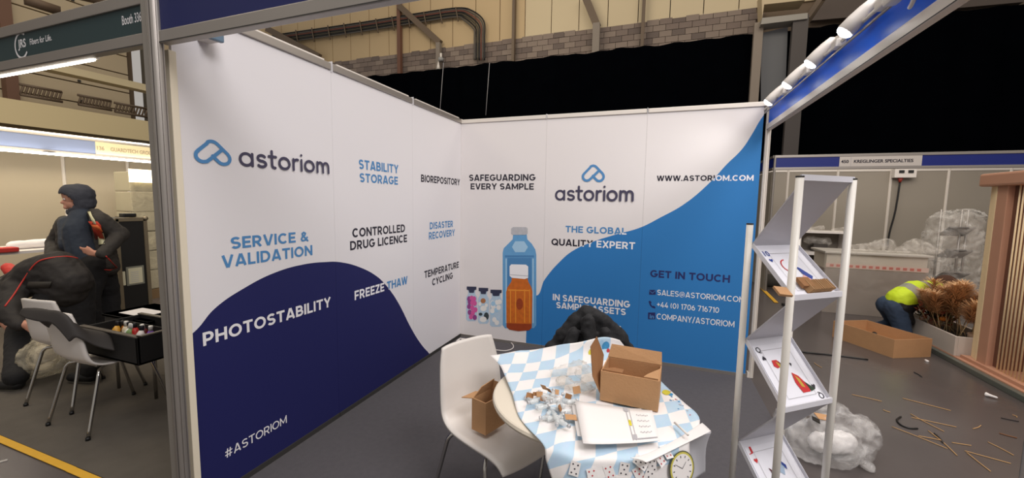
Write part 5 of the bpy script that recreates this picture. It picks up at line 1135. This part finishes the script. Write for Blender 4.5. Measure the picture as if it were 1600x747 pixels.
cc = kc(205, 338, xf-.2); o = B('black_tape_gun', (xf-.3, cc.y-.08, zt2+.012), (xf-.2, cc.y+.06, zt2+.06), black_m, None, .012); tagp(o, 'small black tool lying on top of the flight case', 'tool')
# bench with black box beside bag
# ------------------------------------------------------------------ open tool bag on the chair
bx0, bx1, by0, by1, bz = -1.66, -1.02, -2.56, -2.20, .475
tb = empty('tool_bag', (-1.4, -2.4, bz), label='open black tool bag full of small bottles, resting on the white chair', cat='bag')
bmn = mat('black bag fabric', (13, 12, 12), .7, 0, .2, 12); z1 = .66
for lo, hi in (((bx0, by0, bz), (bx1, by0+.02, z1)), ((bx0, by1-.02, bz), (bx1, by1, z1)), ((bx0, by0, bz), (bx0+.02, by1, z1)), ((bx1-.02, by0, bz), (bx1, by1, z1)), ((bx0, by0, bz), (bx1, by1, bz+.02))): B('bag_side', lo, hi, bmn, tb, .006, world=True)
for lo, hi in (((bx0-.004, by0-.004, z1), (bx1+.004, by0+.026, z1+.01)), ((bx0-.004, by1-.026, z1), (bx1+.004, by1+.004, z1+.01)), ((bx1-.026, by0, z1), (bx1+.004, by1, z1+.01))): B('rim', lo, hi, mat('grey rim', (86, 80, 72), .4), tb, .003, world=True)
B('divider', (bx0+.02, (by0+by1)/2+.04, bz+.02), (bx1-.02, (by0+by1)/2+.05, z1-.01), bmn, tb, world=True)
# lid leaning back over the chair's backrest
ld = [[(bx0+.0, by0, z1), (bx0+.02, -2.70, .70), (bx0-.06, -2.78, .84), (bx0-.10, -2.80, .80)], [(bx0+.14, by0+.0, z1), (bx0+.10, -2.70, .72), (bx0+.02, -2.77, .85), (bx0+.0, -2.81, .79)], [(bx0+.28, by0, z1), (bx0+.24, -2.69, .73), (bx0+.16, -2.76, .85), (bx0+.12, -2.80, .78)], [(bx0+.36, by0, z1-.02), (bx0+.33, -2.66, .70), (bx0+.28, -2.74, .83), (bx0+.24, -2.78, .77)], [(bx0+.44, by0-.02, .56), (bx0+.40, -2.64, .60), (bx0+.36, -2.72, .68), (bx0+.33, -2.75, .66)]]
grid('lid', patch([[Vector(p_) for p_ in r] for r in ld], 6), mat('charcoal lid fabric', (52, 48, 46), .7), tb, .012, world=True)
cl = [((bx0+.12, .66), (214, 160, 60)), ((bx0+.17, .66), (226, 210, 180)), ((bx0+.21, .64), (216, 222, 200)), ((bx0+.26, .65), (120, 150, 90)), ((bx0+.30, .66), (190, 40, 36)), ((bx0+.34, .67), (110, 24, 24)), ((bx0+.40, .67), (232, 224, 218)), ((bx0+.45, .66), (120, 70, 170)), ((bx0+.14, .645), (180, 110, 40)), ((bx0+.24, .655), (230, 230, 220))]
nmz = ['ochre', 'cream', 'pale green', 'green', 'bright red', 'dark red', 'white', 'purple', 'brown', 'off white']
for i, ((x, z), col) in enumerate(cl):
    e = empty('small_bottle', (x, by0+.12+.05*(i % 3), bz+.02), label=nmz[i]+' small bottle in the open black tool bag', cat='bottle'); e.rotation_euler = (.25*((i % 3)-1), .2*((i % 2)-.5), 0)
    bm = bmesh.new(); lathe(bm, [(.022, 0), (.024, .01), (.024, .12), (.012, .145)], 14); obj('bottle_body', bm, mat('bottle '+nmz[i], col, .4), e, True)
    bm = bmesh.new(); lathe(bm, [(.013, .145), (.013, .175), (.012, .18)], 12); obj('bottle_cap', bm, mat('cap '+str(i % 2), (230, 226, 220) if i % 2 else (40, 40, 44), .4), e, True)
# flat black case with a sheet behind the bag
a = un(232, 492, 'z', .62); e = empty('flat_black_case', a, label='flat black case with a white sheet on it behind the tool bag', cat='case')
B('case_body', (a.x-.30, a.y-.14, .50), (a.x+.26, a.y+.2, .615), mat('matt black board', (16, 15, 15), .6), e, .008, world=True)
for lx, ly_ in ((-.26, -.1), (.22, -.1), (-.26, .16), (.22, .16)): T('leg', [(a.x+lx, a.y+ly_, 0), (a.x+lx, a.y+ly_, .50)], .012, chrome, e, 8, True); B('case_lid', (a.x-.31, a.y-.15, .615), (a.x+.27, a.y+.21, .635), MATS['matt black board'], e, .004, world=True)
a = un(226, 488, 'z', .64); o = B('white_leaflet', (a.x-.18, a.y-.08, .6355), (a.x+.12, a.y+.08, .638), paper_w); tagp(o, 'white leaflet lying on the flat black case', 'leaflet')

# ------------------------------------------------------------------ left table with white goods behind the people
a = un(70, 385, 'x', -4.6)
e = empty('side_table', (-4.9, a.y, 0), label='table with white packages behind the bending worker', cat='table')
B('tabletop', (-5.3, a.y-.9, .92), (-4.5, a.y+.5, .95), white_pl, e, world=True)
for x in (-5.2, -4.6):
    for y in (a.y-.8, a.y+.4): T('leg', [(x, y, .92), (x, y, 0)], .02, alu, e, 8, True)
o = blob('white_package', [((-4.75, a.y-.2, 1.0), .05, (-4.75, a.y+.25, 1.0), .06)], paper_w, .02, 3, None, .01, 8); tagp(o, 'soft white package on the table behind the bending worker', 'package')
o = B('red_package', (-4.6, a.y-.55, .951), (-4.45, a.y-.25, 1.0), red, None, .01); tagp(o, 'flat red package at the left of the table behind the bending worker', 'package')

# ------------------------------------------------------------------ people
def finger(p, dirs, L, r):
    out = []; a = Vector(p)
    for i, d in enumerate(dirs):
        b = a+Vector(d).normalized()*L*(.42, .33, .25)[i]; out.append((a, r*(1-.12*i), b, r*(1-.12*(i+1)))); a = b
    return out
def hand(w_, d, pn, side, curl=.4):
    """wrist w_, pointing d, palm normal pn, thumb towards side"""
    d, pn, side = Vector(d).normalized(), Vector(pn).normalized(), Vector(side).normalized(); w_ = Vector(w_); c = []
    for k in range(4):
        s = side*(.030-.020*k); c.append((w_+s*.5, .018, w_+d*.085+s, .013))
        dd = [d+pn*curl*.6, d+pn*curl*1.3, d+pn*curl*2.2]; c += finger(w_+d*.088+s, dd, (.072, .080, .074, .058)[k], .0088)
    c += finger(w_+d*.03+side*.03, [side*.9+d*.6, side*.5+d*.9, d+pn*.3], .07, .0105)
    return c
KS = 4.25
h = lambda x, y, k=KS: dp(x, y, k)
rr = Vector((RT.x, RT.y, 0)).normalized(); ff = Vector((FW.x, FW.y, 0)).normalized(); up = Vector((0, 0, 1))
hc = h(119, 308)     # head centre
fdir = (-rr*.74-ff*.67).normalized(); lat = up.cross(fdir).normalized(); cw = (rr*.70-ff*.71).normalized()
pel = h(146, 415); pel_r = pel+ff*.08-rr*.02; 
footL = g0(160, 575); footL = Vector((pel.x+.02, pel.y-.06, .05)); footR = Vector((pel.x-.10, pel.y+.16, .05))
shL, shR = h(157, 345, KS-.10), h(103, 347, KS+.18)
elL, wrL = h(189, 366, KS+.02), h(153, 397, KS-.22); elR, wrR = h(84, 380, KS+.20), h(80, 405, KS)
body = [(hc+up*.01, .098), (hc+fdir*.02-up*.07, .068), (hc+fdir*.085-up*.04, .017, hc+fdir*.104-up*.060, .015), (hc+fdir*.075-up*.095, .022, hc+fdir*.078-up*.108, .024), (hc+fdir*.075+up*.0, .03, hc+fdir*.07+up*.05, .04),
        (hc-up*.08, .055, h(127, 338), .06), (h(129, 350, KS+.08), .075, h(133, 375, KS+.08), .08), (h(133, 375, KS+.08), .08, pel, .09), (shL, .055, elL, .042), (elL, .042, wrL, .028), (shR, .055, elR, .042), (elR, .042, wrR, .028), (shL+ff*.10-up*.02, .04, shR-up*.02, .04),
        (pel, .10, Vector((footL.x, footL.y, .5)), .07), (Vector((footL.x, footL.y, .5)), .07, footL+up*.03, .045), (pel_r, .10, Vector((footR.x, footR.y, .5)), .07), (Vector((footR.x, footR.y, .5)), .07, footR+up*.03, .045),
        (footL, .045, footL+fdir*.15, .035), (footR, .045, footR+fdir*.15, .035)]
body += hand(wrL+(-rr*.01), -rr*.9+up*.25-ff*.1, ff, up*.8-rr*.3, .15); body += hand(wrR, -up, ff, -rr, .4)
p1 = blob('person', body, skin, .0085, 2, None, label='person in a dark hooded jacket standing with one hand on the hip, facing left', cat='person')
for s in (-1, 1):
    ec = hc+fdir*.080-up*.022+lat*(.030*s); bm = bmesh.new(); capsule(bm, ec, .011); obj('eye', bm, paper_w, p1, True); bm = bmesh.new(); capsule(bm, ec+fdir*.0075, .0055); obj('pupil', bm, black_m, p1, True)
hood_m = mat('slate hood fabric', (58, 60, 68), .8, 0, .12, 10, .3, 60); jk = mat('dark olive jacket', (48, 44, 40), .8, 0, .15, 10, .3, 40); inn = mat('dark blue grey fleece', (44, 52, 64), .8, 0, .15, 10, .3, 40); trm = mat('black work trousers', (18, 17, 19), .85, 0, .2, 8, .3, 30)
# hood: shell around the head, open at the face
hd = blob('hood', [(hc-fdir*.025+up*.018, .128), (hc+fdir*.035+up*.045, .092), (hc-fdir*.04-up*.05, .115), (hc-fdir*.02-up*.12, .10), (hc+fdir*.03-up*.155, .055, hc-fdir*.02-up*.15, .085)], hood_m, .012, 3, p1, .008, 12)
bm = bmesh.new(); bm.from_mesh(hd.data)
fcn = hc+fdir*.145-up*.055+cw*.03
dl = [v for v in bm.verts if ((v.co-fcn).dot(fdir)/.135)**2+((v.co-fcn).dot(up)/.085)**2+((v.co-fcn).dot(lat)/.17)**2 < 1]
bmesh.ops.delete(bm, geom=dl, context='VERTS'); bm.to_mesh(hd.data); bm.free(); md = hd.modifiers.new('s', 'SOLIDIFY'); md.thickness = .006
blob('hair', [(hc+fdir*.042+up*.052, .064), (hc+fdir*.0+up*.05, .078)], mat('dark cap', (22, 20, 22), .8), .012, 2, p1)
blob('sweater', [(h(127, 336), .085, h(122, 360, KS-.03), .125), (h(122, 360, KS-.03), .125, h(133, 405), .135), (h(108, 350, KS+.1), .09, h(112, 380), .10)], inn, .014, 3, p1, .010, 9)
jacket = blob('jacket', [(h(138, 338, KS+.06), .09, h(150, 360, KS+.10), .13), (h(150, 360, KS+.10), .13, h(162, 405, KS+.10), .12), (h(162, 405, KS+.1), .12, h(166, 416, KS+.08), .115),
      (shL+rr*.0, .085, elL, .072), (elL, .072, wrL+rr*.05, .052), (shR, .075, elR, .065), (elR, .065, wrR, .05), (h(103, 350, KS+.15), .08, h(104, 395, KS+.15), .08), (h(148, 334, KS+.02), .06, shL, .075)], jk, .013, 3, p1, .014, 10)
blob('trousers', [(pel, .135, Vector((footL.x, footL.y, .5)), .088), (Vector((footL.x, footL.y, .5)), .088, footL+up*.05, .075), (pel_r, .13, Vector((footR.x, footR.y, .5)), .088), (Vector((footR.x, footR.y, .5)), .088, footR+up*.05, .075)], trm, .015, 3, p1, .012, 10)
for f_ in (footL, footR): blob('shoe', [(f_+up*.002, .052, f_+fdir*.17-up*.006, .044)], black_m, .012, 2, p1)
JT = bvh(jacket)
def strip(pts, w_, m, name, par, tree, off=.006):
    L = [on(tree, x, y, off) for x, y in pts]; R_ = [on(tree, x+w_, y, off) for x, y in pts]
    P = []
    for a, b in zip(L, R_): P.append([a, (a+b)/2, b])
    return grid(name, P, m, par, .003, world=True)
vo = mat('orange red vest panel', (206, 66, 40), .7); vc = mat('reflective cream', (214, 210, 170), .5)
strip([(139, 332), (142, 338), (145, 344), (148, 350)], 4, vc, 'reflective_strip', p1, JT, .012)
strip([(140, 346), (145, 352), (147, 362), (150, 374)], 13, vo, 'vest_panel', p1, JT, .010)
strip([(145, 351), (149, 355), (153, 361)], 9, mat('orange band', (232, 116, 60), .6), 'orange_band', p1, JT, .015)
strip([(152, 364), (154, 374), (155, 383)], 9, vc, 'reflective_strip', p1, JT, .016)
T('hem_piping', [on(JT, x, y, .004) for x, y in ((162, 421), (172, 422), (182, 418), (192, 413))], .006, red, p1, 6, True)

# bending worker
KB = 3.72
h = lambda x, y, k=KB: dp(x, y, k)
pelB = h(106, 448, KB+.03); f1 = g0(27, 600, .05); f2 = g0(143, 588, .05); f1 = Vector((f1.x, f1.y, .05)); f2 = Vector((f2.x, f2.y, .05))
kn1, kn2 = h(34, 518, KB-.10), h(126, 520, KB+.10)
shB, shB2 = h(26, 446, KB-.10), h(30, 440, KB+.22); elB, wrB = h(14, 490, KB-.28), h(40, 508, KB-.32); hdB = h(-12, 480, KB)
bodyB = [(pelB, .13, h(85, 428), .13), (h(85, 428), .13, h(35, 442), .11), (h(30, 448), .06, hdB, .07), (hdB, .10), (hdB-up*.05-rr*.03, .07), (shB, .055, elB, .042), (elB, .042, wrB, .028), (shB2, .055, h(5, 500, KB+.2), .042), (h(5, 500, KB+.2), .042, h(20, 520, KB+.1), .028),
         (pelB, .10, kn1, .07), (kn1, .07, f1+up*.04, .045), (pelB+ff*.05, .10, kn2, .07), (kn2, .07, f2+up*.04, .045), (f1, .045, f1-rr*.13, .035), (f2, .045, f2-rr*.13, .035)]
bodyB += hand(wrB, rr*.8-up*.5, -ff, up+rr*.2, .3); bodyB += hand(h(20, 520, KB+.1), -up+rr*.3, -ff, rr, .4)
p2 = blob('person', bodyB, skin, .0085, 2, None, label='person in a black jacket with red piping bending forward over a clear bag', cat='person')
blob('hair', [(hdB+up*.02+rr*.02, .108), (hdB-rr*.02+up*.01, .10)], mat('dark hair', (34, 26, 22), .9), .012, 2, p2, .006, 30)
bjm = mat('black softshell', (38, 34, 32), .75, 0, .15, 8, .3, 30)
jB = blob('jacket', [(h(112, 440), .150, h(90, 420), .165), (h(90, 420), .165, h(60, 428), .165), (h(60, 428), .165, h(32, 446), .13), (shB, .09, elB, .075), (elB, .075, wrB-rr*.05, .052), (shB2, .08, h(5, 500, KB+.2), .07), (h(80, 440), .15, h(106, 456), .14), (h(14, 445, KB), .08, h(20, 440, KB+.1), .09)], bjm, .014, 4, p2, .014, 8)
blob('trousers', [(pelB, .15, kn1, .10), (kn1, .10, f1+up*.06, .075), (pelB+ff*.05, .15, kn2, .10), (kn2, .10, f2+up*.06, .07)], trm, .015, 3, p2, .012, 10)
for f_ in (f1, f2):
    sb = blob('shoe', [(f_+up*.0, .05, f_-rr*.16-up*.008, .042)], black_m, .012, 2, p2)
    blob('shoe_sole', [(f_-up*.038, .02, f_-rr*.17-up*.038, .02)], mat('grey sole', (150, 146, 130), .6), .009, 1, p2)
TB = bvh(jB)
T('red_piping', spline([on(TB, x, y, .003) for x, y in ((8, 479), (22, 460), (38, 436), (56, 412), (75, 404), (104, 401), (121, 404))], 4), .006, red, p2, 6, True)
T('hem_piping', [on(TB, x, y, .003) for x, y in ((36, 392+6), (60, 391), (90, 388+2), (104, 392))], .007, red, p2, 6, True)
strip([(46, 440), (44, 445), (42, 450)], 36, mat('pocket patch', (58, 54, 48), .7), 'pocket', p2, TB, .006)
strip([(22, 398), (30, 396), (36, 394)], 10, red, 'collar_flash', p2, TB, .006)
o = blob('red_bundle', [(h(12, 418, KB+.35), .05, h(22, 426, KB+.35), .06)], red, .014, 3, None, .008, 12); o.location.z = 0; tagp(o, 'red cloth bundle just left of the bending worker', 'cloth')
# clear bag held by the bending worker
o = blob('bubble_wrap_bag', [(g0(66, 560, .20), .15, g0(84, 552, .22), .14), (g0(56, 570, .12), .11, g0(80, 562, .14), .13), (h(58, 525, 3.7), .04, g0(70, 560, .28), .09)], plastic_film('yellowish wrap film', (226, 216, 190), .15, .6, 8), .016, 3, None, .03, 12)
for v in o.data.vertices: v.co.z = max(v.co.z, .003)
tagp(o, 'clear bubble wrap bag on the floor under the bending worker hands', 'bag')

# hi-vis worker crouching by the planter
KH = 4.85
h = lambda x, y, k=KH: dp(x, y, k)
pelH = h(1397, 480); kH1, kH2 = h(1412, 512, KH-.05), h(1402, 506, KH+.25); fH1 = h(1382, 515, KH); fH1.z = .05; fH2 = fH1+ff*.22
chH = h(1440, 456); hdH = h(1478, 446, KH+.05); shH = h(1452, 462, KH-.12); shH2 = h(1452, 456, KH+.2)
kH1.z = .10; kH2.z = .10; 
elH, wrH = h(1462, 492, KH-.12), h(1452, 512, KH-.1); wrH.z = max(wrH.z, .10); el2, wr2 = h(1470, 488, KH+.2), h(1462, 505, KH+.25)
bodyH = [(pelH+rr*.03, .085, chH, .10), (chH, .11, h(1462, 452), .06), (hdH, .098), (hdH+rr*.05-up*.06, .07), (hdH+rr*.09-up*.03, .02), (shH, .055, elH, .042), (elH, .042, wrH, .03), (shH2, .055, el2, .042), (el2, .042, wr2, .03), (pelH+rr*.03, .08, kH1, .055), (kH1, .05, fH1+rr*.03, .036), (pelH+ff*.1+rr*.03, .08, kH2, .055), (kH2, .05, fH2+rr*.03, .036), (fH1, .04, fH1-rr*.08, .035), (fH2, .04, fH2-rr*.08, .035)]
bodyH += hand(wrH, -up*.8+rr*.4, -ff, rr, .3); bodyH += hand(wr2, -up*.8+rr*.4, -ff, rr, .3)
p3 = blob('person', bodyH, skin, .0095, 2, None, label='person in a yellow hi-vis vest and jeans crouching over the planter', cat='person')
blob('hair', [(hdH+up*.025, .108), (hdH-rr*.03+up*.02, .10)], mat('brown hair', (74, 46, 32), .9), .012, 2, p3, .006, 30)
blob('jeans', [(pelH+rr*.02, .122, kH1, .08), (kH1, .08, fH1+rr*.04, .055), (pelH+ff*.1+rr*.02, .12, kH2, .08), (kH2, .085, fH2, .06)], mat('blue denim', (50, 66, 88), .85, 0, .15, 20), .014, 3, p3, .008, 12)
for f_ in (fH1, fH2): blob('shoe', [(f_, .045, f_-rr*.11-up*.004, .038)], black_m, .012, 2, p3)
blob('black_shirt', [(h(1405, 478), .140, h(1414, 470), .145), (h(1406, 492), .12, h(1416, 500), .08), (shH, .08, elH, .06), (shH2, .08, el2, .06)], black_cloth, .014, 3, p3, .006, 12)
def vest_mat():
    m = bpy.data.materials.new('hi vis vest'); m.use_nodes = True; nt = m.node_tree; b = nt.nodes['Principled BSDF']; b.inputs['Roughness'].default_value = .7
    g = nt.nodes.new('ShaderNodeNewGeometry'); dt = nt.nodes.new('ShaderNodeVectorMath'); dt.operation = 'DOT_PRODUCT'; ax = (rr*.95-up*.05-ff*0+Vector((0, 0, 0))).normalized(); ax = (rr*.93+up*.36).normalized()
    dt.inputs[1].default_value = ax; nt.links.new(g.outputs['Position'], dt.inputs[0])
    s = nt.nodes.new('ShaderNodeMath'); s.operation = 'SUBTRACT'; s.inputs[1].default_value = h(1392, 478).dot(ax); nt.links.new(dt.outputs['Value'], s.inputs[0])
    cr = nt.nodes.new('ShaderNodeValToRGB'); cr.color_ramp.interpolation = 'CONSTANT'; el = cr.color_ramp.elements
    Y_ = (*lin((206, 232, 40)), 1); G_ = (*lin((150, 150, 136)), 1); el[0].position = 0; el[0].color = Y_; el[1].position = .20; el[1].color = G_
    for p_, c_ in ((.29, Y_), (.40, G_), (.48, Y_)): q_ = el.new(p_); q_.color = c_
    nt.links.new(s.outputs[0], cr.inputs[0]); nt.links.new(cr.outputs[0], b.inputs['Base Color']); return m
blob('hi_vis_vest', [(h(1408, 469), .148, h(1432, 459), .165), (h(1432, 462), .165, h(1455, 454), .13), (shH, .09, h(1456, 472, KH-.12), .085)], vest_mat(), .014, 3, p3, .008, 12)
